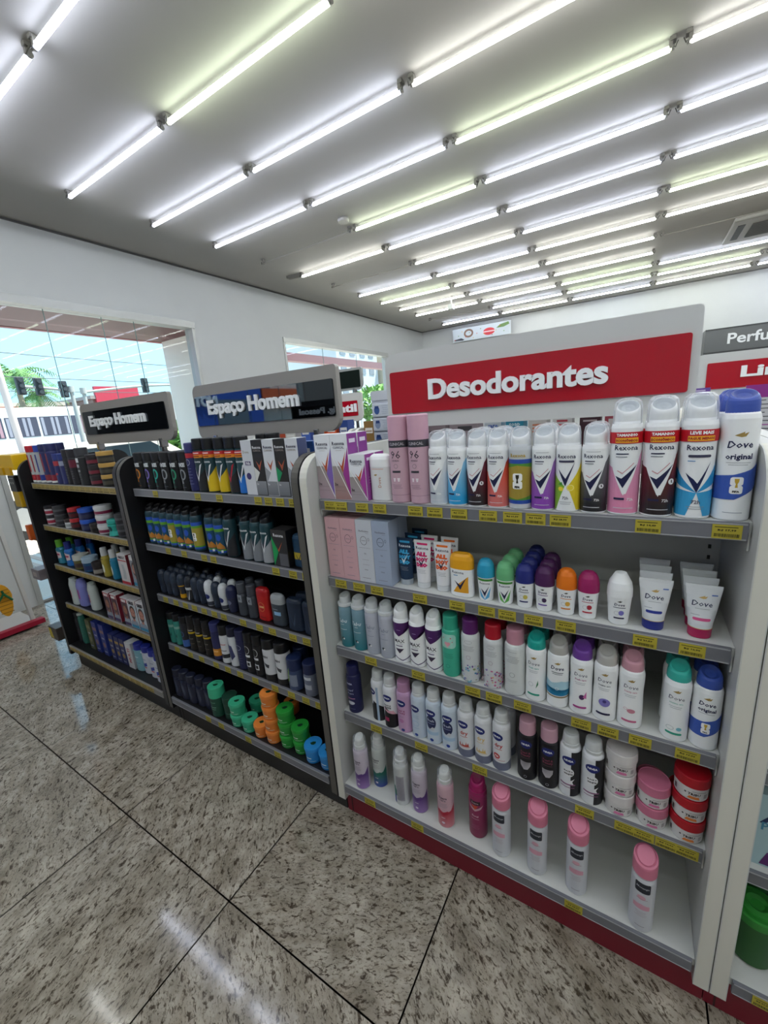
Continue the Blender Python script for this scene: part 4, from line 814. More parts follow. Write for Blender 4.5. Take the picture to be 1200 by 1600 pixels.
def hairbox(top,bot,skin,w=.075,h=.17,bg='8a8e98'): return lambda: box_part(w,.045,h,'d4d0d2',[('r',-w/2+.001,w/2-.001,h*.13,h*.85,bg),('r',-w/2+.001,w/2-.001,h*.84,h*.97,top),('r',-w/2+.001,w/2-.001,h*.02,h*.14,bot)]+face(None,0,w*1.15,h*.13,h*.68,skin,'4a3c38','8a96a8')+[('t','GRISI',0,h*.905,w*.7,'f0f0f0' if top != 'd4d0d2' else '2c2c34',dict(b=.05))],side='7a2030')
spec('redcarton','hair_dye_box','box','white and red hair dye carton', lambda: box_part(.085,.06,.165,'ccc8ca',[('r',-.042,.042,.128,.134,'b02434'),('t','GREY-7',0,.148,.06,'3a3a44',dict(b=.05)),('p',[(-.02,.03),(.01,.03),(.018,.07),(.008,.11),(-.014,.11),(-.008,.07)],'aeb4b8'),('r',-.042,.042,.002,.018,'b02434')],side='6c1c28'))
spec('bluecarton','hair_dye_box','box','white hair dye carton with blue base', hairbox('ccc8ca','2f88b0','b98a78',.07,.165))
spec('whitebottle','lotion_bottle','bottle','white rounded lotion bottle', lambda: bottle(.036,.024,.175,'b9c2c0','b9c2c0',[('r',-.018,-.006,.05,.1,'b03c58')],caph=.012,ca=.02,shoulder=.8))
spec('lilacbottle','lotion_bottle','bottle','lilac rounded lotion bottle', lambda: bottle(.044,.026,.175,'7c80c4','7c80c4',[('r',-.018,.004,.05,.11,'a04a90')],caph=.012,ca=.02,shoulder=.8))
spec('facered','hair_dye_box','box','hair dye carton with portrait and red top', hairbox('a82c38','3c2c5c','9c6a54',.066,.165,'54384a'))
spec('faceblue','hair_dye_box','box','hair dye carton with portrait and white top', hairbox('d4d0d2','2f88b0','b98070',.078,.165,'b8c4cc'))
spec('blackbottle','shampoo_bottle','bottle','black shampoo bottle', lambda: bottle(.028,.02,.205,'262428','1c1b1e',lines(0,.09,.03,3,'7a7880',.02),caph=.03,ca=.02))
spec('greenbottle','shampoo_bottle','bottle','dark green shampoo bottle', lambda: bottle(.028,.02,.21,'2c6458','b8bcb8',lines(0,.09,.03,3,'7aa498',.02),caph=.012,ca=.02))
def cart(c,acc,h=.2,w=.055): return lambda: box_part(w,.05,h,c,[('r',-w*.42,w*.42,h*.72,h*.82,acc),('e',0,h*.34,w*.28,h*.09,acc),('t','COR',0,h*.56,w*.6,'c8ccd8',dict(b=.05)),('r',-w*.3,w*.3,h*.1,h*.14,'9aa4c0')])
spec('olivebox','hair_dye_box','box','olive hair dye carton', cart('55583c','7c7c58'))
spec('navybox','hair_dye_box','box','tall navy hair dye carton', cart('2a3880','8a6a6c',.205))
spec('nighbox','hair_dye_box','box','short navy hair dye carton', cart('2c3264','a88a4c',.165,.05))
spec('whitecarton','hair_dye_box','box','white carton with red writing', lambda: box_part(.062,.055,.16,'c4c4c6',[('t','MULTI',0,.08,.09,'a84454',dict(rot=1,b=.04))],side='a8a8ac'))
spec('tealshampoo','shampoo_bottle','bottle','pale teal shampoo bottle with blue cap', lambda: bottle(.036,.024,.165,'7aa8b4','26308c',[('r',-.02,.02,.05,.052,'3c4c98'),('r',-.014,.014,.085,.09,'c8dce0')],caph=.035,ca=.03))
spec('whiteshampoo','shampoo_bottle','bottle','white shampoo bottle with blue cap', lambda: bottle(.034,.024,.165,'c4c8d4','26308c',[('p',[(-.016,.04),(.016,.05),(.016,.07),(-.016,.06)],'3040a0'),('r',-.012,.012,.036,.042,'b83040'),('r',-.014,.014,.085,.09,'8a94b0')],caph=.035,ca=.03))
spec('medbox','medicine_box','box','large white and purple carton', lambda: box_part(.15,.10,.185,'a8c4cc',[('t','A4',-.030,.13,.06,'22305a',dict(b=.04,sh=.2)),('t','PLUS',-.026,.106,.06,'4a8aa8',dict(b=.02)),('p',[(-.05,.005),(.07,.005),(.07,.05),(.02,.062),(-.04,.04)],'5a2468'),('p',[(-.04,.088),(-.02,.07),(.0,.078),(.02,.06),(.04,.082),(.03,.05),(-.03,.055)],'9a4a90'),('e',.01,.066,.014,.014,'c8902c')]))
# ------------------------------------------------------------------ the room
def granite():
    m = bpy.data.materials.new('granite_slabs'); m.use_nodes = True; t = m.node_tree; N = t.nodes.new; Lk = t.links.new
    b = t.nodes['Principled BSDF']; tc = N('ShaderNodeTexCoord'); at = N('ShaderNodeAttribute'); at.attribute_name = 'slab'
    rot = N('ShaderNodeVectorRotate'); rot.rotation_type = 'Z_AXIS'; Lk(tc.outputs['Object'], rot.inputs['Vector']); Lk(at.outputs['Fac'], rot.inputs['Angle'])
    def noise(sc, st, det, rough=.6):
        mp = N('ShaderNodeMapping'); mp.inputs['Scale'].default_value = st; Lk(rot.outputs[0], mp.inputs[0])
        n = N('ShaderNodeTexNoise'); n.inputs['Scale'].default_value = sc; n.inputs['Detail'].default_value = det; n.inputs['Roughness'].default_value = rough; n.inputs['Distortion'].default_value = .6
        Lk(mp.outputs[0], n.inputs['Vector']); return n
    def ramp(n, a, ca, bb, cb):
        r = N('ShaderNodeValToRGB'); r.color_ramp.elements[0].position = a; r.color_ramp.elements[0].color = ca; r.color_ramp.elements[1].position = bb; r.color_ramp.elements[1].color = cb; Lk(n.outputs[0], r.inputs[0]); return r
    def mul(a, bb, f=1.0):
        x = N('ShaderNodeMix'); x.data_type = 'RGBA'; x.blend_type = 'MULTIPLY'; x.inputs[0].default_value = f; Lk(a.outputs[0], x.inputs[6]); Lk(bb.outputs[0], x.inputs[7])
        class O: outputs = [x.outputs[2]]
        return O
    base = ramp(noise(14,(1,1,1),6), .35, lin('938b7e'), .68, lin('bfb6a8'))
    fl = ramp(noise(40,(1,2.0,1),6,.68), .39, (.22,.19,.165,1), .47, (1,1,1,1))
    fl2 = ramp(noise(80,(1,1.8,1),4,.7), .38, (.35,.32,.28,1), .46, (1,1,1,1))
    big = ramp(noise(3.0,(1,3.5,1),7,.65), .34, (.66,.63,.59,1), .55, (1,1,1,1))
    o = mul(mul(mul(base, fl), fl2, .8), big)
    Lk(o.outputs[0], b.inputs['Base Color']); b.inputs['Roughness'].default_value = .085; b.inputs['Specular IOR Level'].default_value = .5
    return m
GR = granite(); JT = mat('5c564d', .6)
xs = [-3.8,-3.05,-2.32,-1.587,-.838,-.208,.40,1.05,1.75,2.5,3.25,4,4.75,5.5,6.25,7.0]
ys = [-5,-4.2,-3.45,-2.7,-1.95,-1.2,-.437,.31,1.06,1.81,2.56,3.3,4.05,4.8,5.55,6.3,7.05,7.8,8.7]
g = G(); fa = []
j = .0022
for a in range(len(xs)-1):
    for c in range(len(ys)-1):
        g.add([(xs[a]+j,ys[c]+j,0),(xs[a+1]-j,ys[c]+j,0),(xs[a+1]-j,ys[c+1]-j,0),(xs[a]+j,ys[c+1]-j,0)], [(0,1,2,3)], GR)
        fa.append(random.choice((.55,2.2,.9,-.3,1.35,2.7)) + (a*7+c*3)*6.2831853)
g.add([(-3.8,-5,-.0012),(7,-5,-.0012),(7,8.7,-.0012),(-3.8,8.7,-.0012)], [(0,1,2,3)], JT); fa.append(0.0)
g.box(-3.95,7.1,-5.1,8.8,-.2,-.0012, JT); fa += [0.0]*6
fl = struct('floor', g)
at = fl.data.attributes.new('slab', 'FLOAT', 'FACE'); at.data.foreach_set('value', fa)
WALL = noisy('wall_paint', 'c2c4c4', 'cacccb', 3, .7); CEIL = noisy('ceiling_paint', 'a8a5a0', 'b0ada8', 2, .8)
HC = 3.30
g = G(); g.box(-3.95,7.1,-5.1,8.8,HC,HC+.15, CEIL); struct('ceiling', g)
g = G(); X0, X1 = -3.95, -3.80
ops = [(-3.7,-1.5,2.70),(.28,2.42,2.70),(3.9,6.98,2.69)]; yy = -5.1
for a,b_,h in ops:
    g.box(X0,X1,yy,a,0,HC, WALL); g.box(X0,X1,a,b_,h,HC, WALL); yy = b_
g.box(X0,X1,yy,8.8,0,HC, WALL); g.box(X0,X1,3.9,6.98,0,.9, WALL)
struct('wall_left', g)
g = G(); g.box(X1,7.1,8.7,8.85,0,HC, WALL); struct('wall_back', g)
g = G(); g.box(7.0,7.15,-5.1,8.7,0,HC, WALL); struct('wall_right', g)
g = G(); g.box(X1,7.0,-5.15,-5.0,0,HC, WALL); struct('wall_front', g)
g = G(); g.box(-3.80,-3.785,-5,8.7,HC-.018,HC-.004,'4c4b49'); struct('shadow_gap_1', g)  # dark strip paints the shade of the gap between wall and ceiling
g = G(); g.box(-3.785,7,8.685,8.70,HC-.018,HC-.004,'5c5b59'); struct('shadow_gap_2', g)  # the same painted gap shade along the back wall
def glass_mat():
    m = bpy.data.materials.new('clear_glass'); m.use_nodes = True; t = m.node_tree; t.nodes.clear()
    o = t.nodes.new('ShaderNodeOutputMaterial'); mx = t.nodes.new('ShaderNodeMixShader'); tr = t.nodes.new('ShaderNodeBsdfTransparent'); gl = t.nodes.new('ShaderNodeBsdfGlossy'); lw = t.nodes.new('ShaderNodeLayerWeight'); lw.inputs[0].default_value = .5; fr = t.nodes.new('ShaderNodeMath'); fr.operation = 'POWER'; fr.inputs[1].default_value = 4.5; ad = t.nodes.new('ShaderNodeMath'); ad.operation = 'ADD'; ad.inputs[1].default_value = .010; ad.use_clamp = True
    tr.inputs[0].default_value = (.93,.97,.96,1); gl.inputs['Roughness'].default_value = .01
    t.links.new(lw.outputs['Facing'], fr.inputs[0]); t.links.new(fr.outputs[0], ad.inputs[0]); t.links.new(ad.outputs[0], mx.inputs[0]); t.links.new(tr.outputs[0], mx.inputs[1]); t.links.new(gl.outputs[0], mx.inputs[2]); t.links.new(mx.outputs[0], o.inputs[0]); return m
GL = glass_mat(); FR = mat('b4b5b2', .4, .3)
def window(n, y0, y1, z0, z1, cuts, tz=None):
    f = G(); f.box(-3.93,-3.78,y0,y1,z1-.07,z1, FR); f.box(-3.93,-3.79,y0,y0+.04,z0,z1-.07, FR); f.box(-3.93,-3.79,y1-.04,y1,z0,z1-.07, FR); f.box(-3.90,-3.84,y0,y1,z0,z0+.02, FR)
    w = struct('window_%d'%n, f)
    c = [y0+.04]+cuts+[y1-.04]
    for a,b in zip(c[:-1], c[1:]):
        p = G(); p.box(-3.872,-3.866,a+.003,b-.003,z0+.02,tz or z1-.07, GL)
        if tz: p.box(-3.872,-3.866,a+.003,b-.003,tz+.008,z1-.07, GL)
        struct('glass_pane', p, w)
    e = G()
    for a in cuts: e.box(-3.873,-3.865,a-.002,a+.002,z0+.02,z1-.07,('6d8a86',.2))
    if e.v: struct('glass_edge', e, w)
window(1,.28,2.42,0,2.70,[.93,1.42,1.74],2.50)
window(2,3.9,6.98,.9,2.69,[4.9,5.9])
window(3,-3.7,-1.5,0,2.70,[-3.2,-2.6,-2.0],2.50)

# ------------------------------------------------------------------ ceiling lamps, vent, detector
TC = [('dfe9ff','tube'),('e6ffe0','tube'),('e4ecff','tube')]
def tube_mat(c, p): return mat(c, .3, 0.0, p)
lampmesh = {}; TOPC = .7
def lamp_parts(kind):
    if kind in lampmesh: return lampmesh[kind]
    L = 1.226; r = .0135
    hold = []
    for x in (0, L):
        f = G(); s = 1 if x == 0 else -1
        f.box(min(x-.004*s,x+.014*s),max(x-.004*s,x+.014*s),-.014,.014,-.004,.036,('8d8a84',.5))
        f.box(min(x-.018*s,x+.010*s),max(x-.018*s,x+.010*s),-.02,.02,.026,.044,('77746e',.5))
        f.cyl((x,0,0),(x-.012*s,0,0),.0145,('9a9894',.4),10)
        f.tube([(x-.006*s,-.010,.0),(x-.016*s,-.02,-.012),(x-.026*s,-.006,.02)],.003,('5c5a56',.5),5)
        hold.append(('lamp_holder',f.mesh('lamp_holder')))
    t = G()
    col,pw = {'blue':('e2eaff',TUBE_POWER*1.05),'green':('eefde2',TUBE_POWER),'white':('f6f8f4',TUBE_POWER),'off':('9a9690',0)}[kind]
    m = tube_mat(col,pw) if kind != 'off' else mat('a09c96',.4)
    n = 16; rt = r if kind != 'off' else .006; hb = mat('b8b8b6',.4)
    for q in range(n):                      # the upper third of an LED tube is its opaque heat sink
        a0 = 2*PI*q/n; a1 = 2*PI*(q+1)/n; am = math.sin((a0+a1)/2)
        t.add([(x_, rt*math.cos(a_), rt*math.sin(a_)) for x_,a_ in ((.008,a0),(L-.008,a0),(L-.008,a1),(.008,a1))], [(0,1,2,3)], hb if am > TOPC else m)
    lampmesh[kind] = hold+[('light_tube',t.mesh('light_tube'))]
    return lampmesh[kind]
TZ = 3.255; TP = 1.303
for r in range(-6,12):
    for k in range(0,7):
        x = -2.988+TP*k; y = .939+.649*r
        if x+1.3 > 6.9: continue
        if r == 8 and k in (3,4): continue
        if (r,k) in ((3,0),(5,0),(9,0),(10,0)): kind = 'off' if (r,k) != (9,0) else 'white'
        elif k == 3 and r == 7: kind = 'off'
        elif r == 8 and k in (3,4): continue
        else: kind = ['blue','green','white','blue','white'][(r*3+k*2+(r*k)%3)%5]
        if (r,k) == (0,1) or (r,k) == (2,2): kind = 'green'
        if (r,k) in ((0,0),(1,0),(1,1),(2,0),(-1,0),(-1,1)): kind = 'blue'
        e = bpy.data.objects.new('ceiling_light', None); COL.objects.link(e); e.location = (x+.008,y,TZ)
        rw = ('row %d of tubes from the window corner'%(r+7)) if 0 else ''
        e['category'] = 'ceiling light'; e['group'] = 'tube lights on the ceiling'
        st = 'unlit thin tube light' if kind == 'off' else {'blue':'cool bluish tube light','green':'greenish white tube light','white':'white tube light'}[kind]
        col_ = ['nearest the window wall','second from window wall','third from window wall','fourth from window wall','fifth from window wall','sixth from window wall','seventh from window wall'][k]
        far = (['nearest ceiling row','second ceiling row','third ceiling row','fourth ceiling row','fifth ceiling row','sixth ceiling row','seventh ceiling row','eighth ceiling row','ninth ceiling row','tenth ceiling row','eleventh ceiling row','twelfth ceiling row','thirteenth ceiling row'][r+1]) if r >= -1 else 'ceiling row %s behind the viewer'%['','','first','second','third','fourth','fifth'][-r]
        e['label'] = '%s in the %s, %s'%(st, far, col_)
        for nm,me in lamp_parts(kind): ob(nm, me, e)
g = G(); g.loft([(0,.05,.05,'b4b0aa'),(.02,.055,.055,'b4b0aa'),(.035,.05,.05,'8f8c88')],n=20); o = thing('smoke_detector','round white smoke detector on the ceiling between tube lights','smoke detector',(-1.69,2.70,HC-.036),g=g)
g = G(); g.box(-.12,.12,-.03,.03,0,.03,'8e8a84'); g.box(-.10,.10,-.02,.02,-.004,0,'6d6a66'); thing('junction_box','small white junction box on the ceiling near the window wall','box',(-3.1,3.55,HC-.03),.2,g=g)
t = thing('security_camera','small white camera hanging from the ceiling at the back','camera',(-2.0,6.15,HC))
g = G(); g.cyl((0,0,0),(0,0,-.14),.012,'b8b6b2'); ob('stem', g, t); g = G(); g.box(-.04,.04,-.07,.05,-.22,-.14,'c8c8c6',bev=.01); ob('camera_head', g, t)
t = thing('ceiling_air_conditioner','white square cassette air conditioner with slotted grille in the ceiling','air conditioner',(2.06,6.1,HC))
g = G(); g.box(-.45,.45,-.45,.45,-.045,-.002,'b9b7b3',bev=.012); ob('casing', g, t)
g = G()
for i in range(14): g.box(-.26,.26,-.25+i*.037,-.235+i*.037,-.056,-.044,'6f6d6a')
ob('grille', g, t)
for s in (-1,1):
    g = G(); g.box(s*.36-.035,s*.36+.035,-.28,.28,-.05,-.043,'2c2c2c',bev=.003); ob('air_slot', g, t)

# ------------------------------------------------------------------ shelving units
LZ = {'1':1.235,'2':.977,'3':.721,'4':.458,'5':.1744}
WL = mat('c9cac7', .35); BK = mat('17171a', .38); RAIL = mat('72737a', .35); RAILB = mat('868480', .35); KR = mat('7d0c27', .4)
def panel_mesh(th, c, edge, yb=.585):
    pts = []; r = .085; zt = 1.375
    for k in range(9): a = PI-k*PI/16; pts.append((-.045+r+r*math.cos(a), zt-r+r*math.sin(a)))
    for k in range(9): a = PI/2-k*PI/16; pts.append((yb-r+r*math.cos(a), zt-r+r*math.sin(a)))
    pts += [(yb,.105),(-.045,.105)]
    g = G(); g.prism(pts, 0, th, c)
    e = [(p[0]+(-.0004 if p[0] < .2 else .0004), p[1]+.0003) for p in pts[:9]]
    for a,b in zip(e[:-1], e[1:]): g.add([(.002,a[0],a[1]),(th-.002,a[0],a[1]),(th-.002,b[0],b[1]),(.002,b[0],b[1])], [(0,1,2,3)], edge)
    g.add([(.002,-.0454,.107),(th-.002,-.0454,.107),(th-.002,-.0454,zt-r),(.002,-.0454,zt-r)], [(0,1,2,3)], edge)
    return g
tagm = {}
def tag_mesh(price, w=.042, c='b4a638'):
    k = (price,w)
    if k in tagm: return tagm[k]
    g = G(); h = .027; g.box(-w/2,w/2,-.0008,0,-h/2,h/2,(c,.5))
    d = [('r',-w*.42,w*.36,h*.30,h*.36,'4a4520')]
    d.append(('t',price,0,h*.10,w*.62,'2a2810',dict(b=.05,h=h*.17)))
    rr = random.Random(price); x = -w*.42
    while x < w*.40:
        q = rr.uniform(.0006,.0018); d.append(('r',x,x+q,-h*.38,-h*.14,'3a3818')); x += q+rr.uniform(.0005,.0013)
    flat(g, d, -.0008, base=.0002, step=.00001); tagm[k] = g.mesh('price_tag'); return tagm[k]
PR = ['R$ 19,99','R$ 17,99','R$ 14,49','R$ 28,99','R$ 12,90','R$ 21,59']
def unit(key, xa, xb, pl, pr, c, edge, rail, kick, label, tags, y0=0.0, flip=False, levels='12345', rear=True, name='shelving_unit'):
    t = thing(name, label, 'shelf', ((xa+xb)/2,y0,0), PI if flip else 0, 'shelving units of the centre row' if not flip and y0 == 0 else 'shelving units of the other rows')
    cx = (xa+xb)/2; xa -= cx; xb -= cx; pl -= cx; pr -= cx
    ob('side_panel', panel_mesh(.03, c, edge), t, (pl,0,0)); ob('side_panel', panel_mesh(.03, c, edge), t, (pr,0,0))
    g = G(); g.box(pl+.03,pr,.268,.276,.12,1.243, c)
    for xx in (xa+.012,xb-.012):
        for i in range(36): g.box(xx-.003,xx+.003,.2665,.2682,.2+i*.028,.21+i*.028,'2a2a2c')
    ob('back_panel', g, t)
    g = G(); g.box(pl,pr+.03,0.0,.54,0,.115, kick); g.box(pl+.02,pl+.024,-.001,0,.002,.112,'3a1018' if kick == KR else '0c0c0e'); ob('kick_board', g, t)
    for lv in levels:
        z = LZ[lv]; yf = -.042 if lv == '5' else 0.0
        g = G(); g.box(pl+.0305,pr-.0005,yf+.004,.267,z-.020,z, c)
        if lv != '5':
            for s in (0,1): 
                xx = pl+.031 if s == 0 else pr-.004
                g.box(xx,xx+.003,.004,.266,z-.055,z-.020, c)
        sh = ob('shelf', g, t)
        g = G(); g.box(pl+.036,pr-.006,yf-.004,yf+.004,z-.034,z+.0003, rail, bev=.0001); g.box(pl+.038,pr-.008,yf-.0048,yf-.004,z-.004,z-.001, 'a4a5aa'); g.box(pl+.038,pr-.008,yf-.0048,yf-.004,z-.033,z-.031,'a4a5aa')
        ob('price_rail', g, sh)
        for i,x in enumerate(tags.get(lv, [])):
            ob('price_tag', tag_mesh(PR[(i*5+int(lv))%6], *( (.058,'b09a5a') if key == 'A' else (.044 if key == 'C' else .036,) )), sh, (x-cx,yf-.0049,z-.018))
        if rear and lv in '14':
            g = G(); g.box(pl+.0305,pr-.0005,.277,.54,z-.020,z, c); rs = ob('shelf', g, t)
    return t
ta = {l[1]:v for l,v in TAGS.items() if l[0] == 'A'}
tA = {lv:[-2.2+i*.0605 for i in range(16)] for lv in '12345'}
unit('A',-2.25,-1.20,-2.28,-1.175,BK,'3a3a3c',RAILB,BK,'black shelving unit farthest left, with jars, shampoos and hair dye boxes',tA)
unit('B',-1.10,-.09,-1.14,-.085,BK,'5a5752',RAIL,BK,'black shelving unit in the middle, stocked with dark deodorants',{l[1]:v for l,v in TAGS.items() if l[0] == 'B'})
unit('C',0,1,-.05,1.010,WL,'d8d6cc',RAIL,KR,'white shelving unit with red base, stocked with white deodorant cans',{l[1]:v for l,v in TAGS.items() if l[0] == 'C'})
unit('D',1.075,2.03,1.042,2.05,WL,'d8d6cc',RAIL,KR,'white shelving unit at the right edge with a green jar',{'5':[1.13],'4':[1.16]})

# ------------------------------------------------------------------ header signs
def sign(xl, xr, y, label, plate, boardc, txt, tx, tw, th, tz, flip=False, zt=1.665, zb=1.428, rough=.12, pl=None, drop=None):
    cx = (xl+xr)/2; w = xr-xl; t = thing('aisle_sign', label, 'sign', (cx,y,0), PI if flip else 0, 'header signs above the shelving')
    pts = []; hw = w/2
    for sx,sz,r,a0 in ((1,1,.012,0),(-1,1,.035,PI/2),(-1,-1,.03,PI),(1,-1,.06,1.5*PI)):
        for k in range(7):
            a = a0+PI/2*k/6; pts.append((sx*(hw-r)+r*math.cos(a), (zt if sz > 0 else zb)+(-sz*r)+r*math.sin(a)))
    g = G(); g.prism(pts, 0, .022, boardc, 'y'); b = ob('sign_board', g, t)
    pw, p0, p1 = pl if pl else (w-.045, 1.474, 1.608)
    g = G(); g.prism(rrect(0,(p0+p1)/2,pw,p1-p0,.006), -.006, -.0003, plate, 'y'); p = ob('sign_plate', g, t)
    if txt:
        o = ob('lettering', letters(txt, tw, th, .008, ('eceef0',.35), .035), p, (tx-cx if not flip else cx-tx,-.0065,tz))
    for sx in (-.36,.36):
        g = G(); g.box(sx*w-.012,sx*w+.012,-.006,.03,zb-.035,zb+.012,mat('a8a8a8',.2,.9),bev=.003); g.box(sx*w-.010,sx*w+.010,.002,.020,zb-.19 if drop is None else zb-drop,zb-.033, mat('7d7d7d',.3,.8)); ob('clamp', g, t)
    return t
MIR = mat('3a4148', .03, .92); MIRD = mat('5b6066', .02, 1.0); RED = mat('a80820', .14)
sign(.090,.932,.28,'large white header sign with a red plate reading Desodorantes',RED,('c4c5c4',.35),'Desodorantes',.498,.50,.062,1.541,pl=(.806,1.474,1.606))
sign(-.964,-.118,.28,'grey header sign with mirror plate reading Espaço Homem, above the middle black unit',MIRD,('8f8b87',.35),'Espaço Homem',-.577,.552,.082,1.553,pl=(.815,1.484,1.616))
sign(-2.096,-1.165,.28,'smaller-looking grey header sign reading Espaço Homem, nearest the window',MIR,('8f8b87',.35),'Espaço Homem',-1.677,.60,.082,1.553,pl=(.860,1.486,1.620))

# ------------------------------------------------------------------ products on the shelves
_P = {}
def parts(sp):
    if sp not in _P:
        _P[sp] = [(n, g.mesh(n)) for n,g in SPECS[sp][3]()]
    return _P[sp]
UN = {'A':'far black','B':'middle black','C':'white','D':'right-hand white'}
LV = {'1':'top','2':'second','3':'third','4':'fourth','5':'bottom'}
HEIGHT = {}
def place(sp, loc, label, group, rz=0.0):
    name, cat, desc, fn, gap = SPECS[sp]; ps = parts(sp)
    if len(ps) == 1: r = ob(name, ps[0][1], None, loc, rz)
    else:
        r = bpy.data.objects.new(name, None); COL.objects.link(r); r.location = loc; r.rotation_euler[2] = rz
        for n,me in ps: ob(n, me, r)
    r['label'] = label; r['category'] = cat; r['group'] = group
    return r
ORD = ['leftmost','second from left','third from left','fourth from left','fifth from left','sixth from left','seventh from left']
cnt = {}
for it in ITEMS: cnt[(it[0],it[1])] = cnt.get((it[0],it[1]),0)+1
seen = {}
rr = random.Random(3)
LIM = {'A':(-2.249,-1.176),'B':(-1.109,-.0855),'C':(-.0195,1.0095),'D':(1.073,2.04)}
IT = sorted([list(q) for q in ITEMS], key=lambda q: (q[0],q[2]))
_H = {}
def half(sp, ax):
    if (sp,ax) not in _H: _H[(sp,ax)] = max(abs(v.co[ax]) for p in parts(sp) for v in p[1].vertices)
    return _H[(sp,ax)]
for _ in range(80):                       # neighbours on a shelf touch but never share space
    for i,a in enumerate(IT):
        for b in IT[i+1:i+6]:
            if a[0] != b[0] or abs(a[3]-b[3]) > half(a[1],1)+half(b[1],1)-.012: continue
            ov = half(a[1],0)+half(b[1],0)+.0006-(b[2]-a[2])
            if ov > 0: a[2] -= ov/2; b[2] += ov/2
    for a in IT:
        lo, hi = LIM[a[0][0]]; hw = half(a[1],0)+.001; a[2] = min(max(a[2], lo+hw), hi-hw)
for (sl,sp,x,y,nb_,st) in IT:
    k = (sl,sp); i = seen.get(k,0); seen[k] = i+1; n = cnt[k]
    name, cat, desc, fn, gap = SPECS[sp]; z = LZ[sl[1]]+.0006
    o_ = '' if n == 1 else (('left one','right one')[i] if n == 2 else ('rightmost' if i == n-1 else ORD[i]))
    h = max(v.co.z for v in parts(sp)[-1][1].vertices) if st > 1 else 0
    for d in range(nb_+1):
        for s in range(st if d == 0 else 1):
            dd = ['','directly behind the front one','third back in its file','fourth back in its file'][d]
            ss = '' if st == 1 or d else (['bottom of its stack','top of its stack'][s] if st == 2 else ['bottom of stack','second up in stack','top of stack' if st == 3 else 'third up in stack','top of stack'][s])
            sh = '%s %s shelf'%(LV[sl[1]], UN[sl[0]])
            lab = ', '.join(q for q in (desc,o_,dd,ss,sh) if q)
            if len(lab.split()) > 16: lab = lab.replace(' with black cap','').replace('third back in its file','third back').replace('fourth back in its file','fourth back').replace('directly behind the front one','second back')
            xx = x+(rr.uniform(-.001,.001) if d else 0)
            rz = 0.0 if cat in ('box','jar','deodorant stick','tube') else rr.uniform(-.10,.10)
            place(sp, (xx, y+d*gap, z+s*(h+.0004)), lab, '%ss on the %s'%(cat.replace('shaving foam','foam can'), sh), rz)
# extra stock in the right-hand unit
def extra(name, cat, label, loc, ps, rz=0.0, group=None):
    r = thing(name, label, cat, loc, rz, group)
    for n,g in ps: ob(n, g, r)
    return r
def ribbed(r, h, body, lid, lab):
    g = G(); g.loft([(0,r*.9,r*.9,body),(.006,r,r,body),(h-.03,r*1.02,r*1.02,body)],n=36); wrap(g,[(.006,r,r),(h-.03,r*1.02,r*1.02)],lab,n=36)
    c = G(); c.loft([(h-.032,r*1.05,r*1.05,lid),(h-.012,r*1.06,r*1.06,lid),(h-.008,r*1.0,r*1.0,lid),(h-.010,r*.80,r*.80,lid),(h-.004,r*.76,r*.76,lid),(h-.001,r*.5,r*.5,lid),(h-.006,r*.3,r*.3,lid)],n=36)
    return [('tub',g),('lid',c)]
extra('plastic_tub','tub','green plastic tub with lid on the bottom shelf at the right edge',(1.120,.045,LZ['5']+.001),ribbed(.041,.150,'245a26','2f8a34',[('e',-.048,.07,.014,.022,'8a7a5a')]))
extra('plastic_tub','tub','dark green plastic tub behind the bright green one',(1.124,.140,LZ['5']+.001),ribbed(.041,.150,'1c4a20','246a2c',[]))
extra('plastic_tub','tub','blue tub with cream label, lower one at the right edge',(1.221,.038,LZ['5']+.001),ribbed(.050,.130,'2c4496','3c62b8',[('e',-.004,.052,.036,.036,'b4b27e')]+lines(-.004,.068,.05,5,'5c5a3c',.008)))
extra('plastic_tub','tub','blue tub standing behind the blue tub with cream label',(1.226,.155,LZ['5']+.001),ribbed(.050,.150,'2a4090','3858ac',[]))

g = G(); g.loft([(0,.050,.050,'c8cacb'),(.003,.052,.052,'c8cacb'),(.115,.066,.066,'d4d6d7'),(.12,.070,.070,'d4d6d7'),(.12,.063,.063,'b8babb'),(.02,.048,.048,'a8aaab')], n=32)
thing('plastic_basket','white round plastic basket behind the gold-lidded pots, top far black shelf','basket',(-1.262,.180,LZ['1']+.001),g=g)
def bx(name, cat, label, x, y, z, w, d, h, c, dec=(), side=None, rz=0.0, group=None, flip=False):
    r = thing(name, label, cat, (x,y,z), rz+(PI if flip else 0), group, g=box_part(w,d,h,c,list(dec),side=side)[0][1]); return r
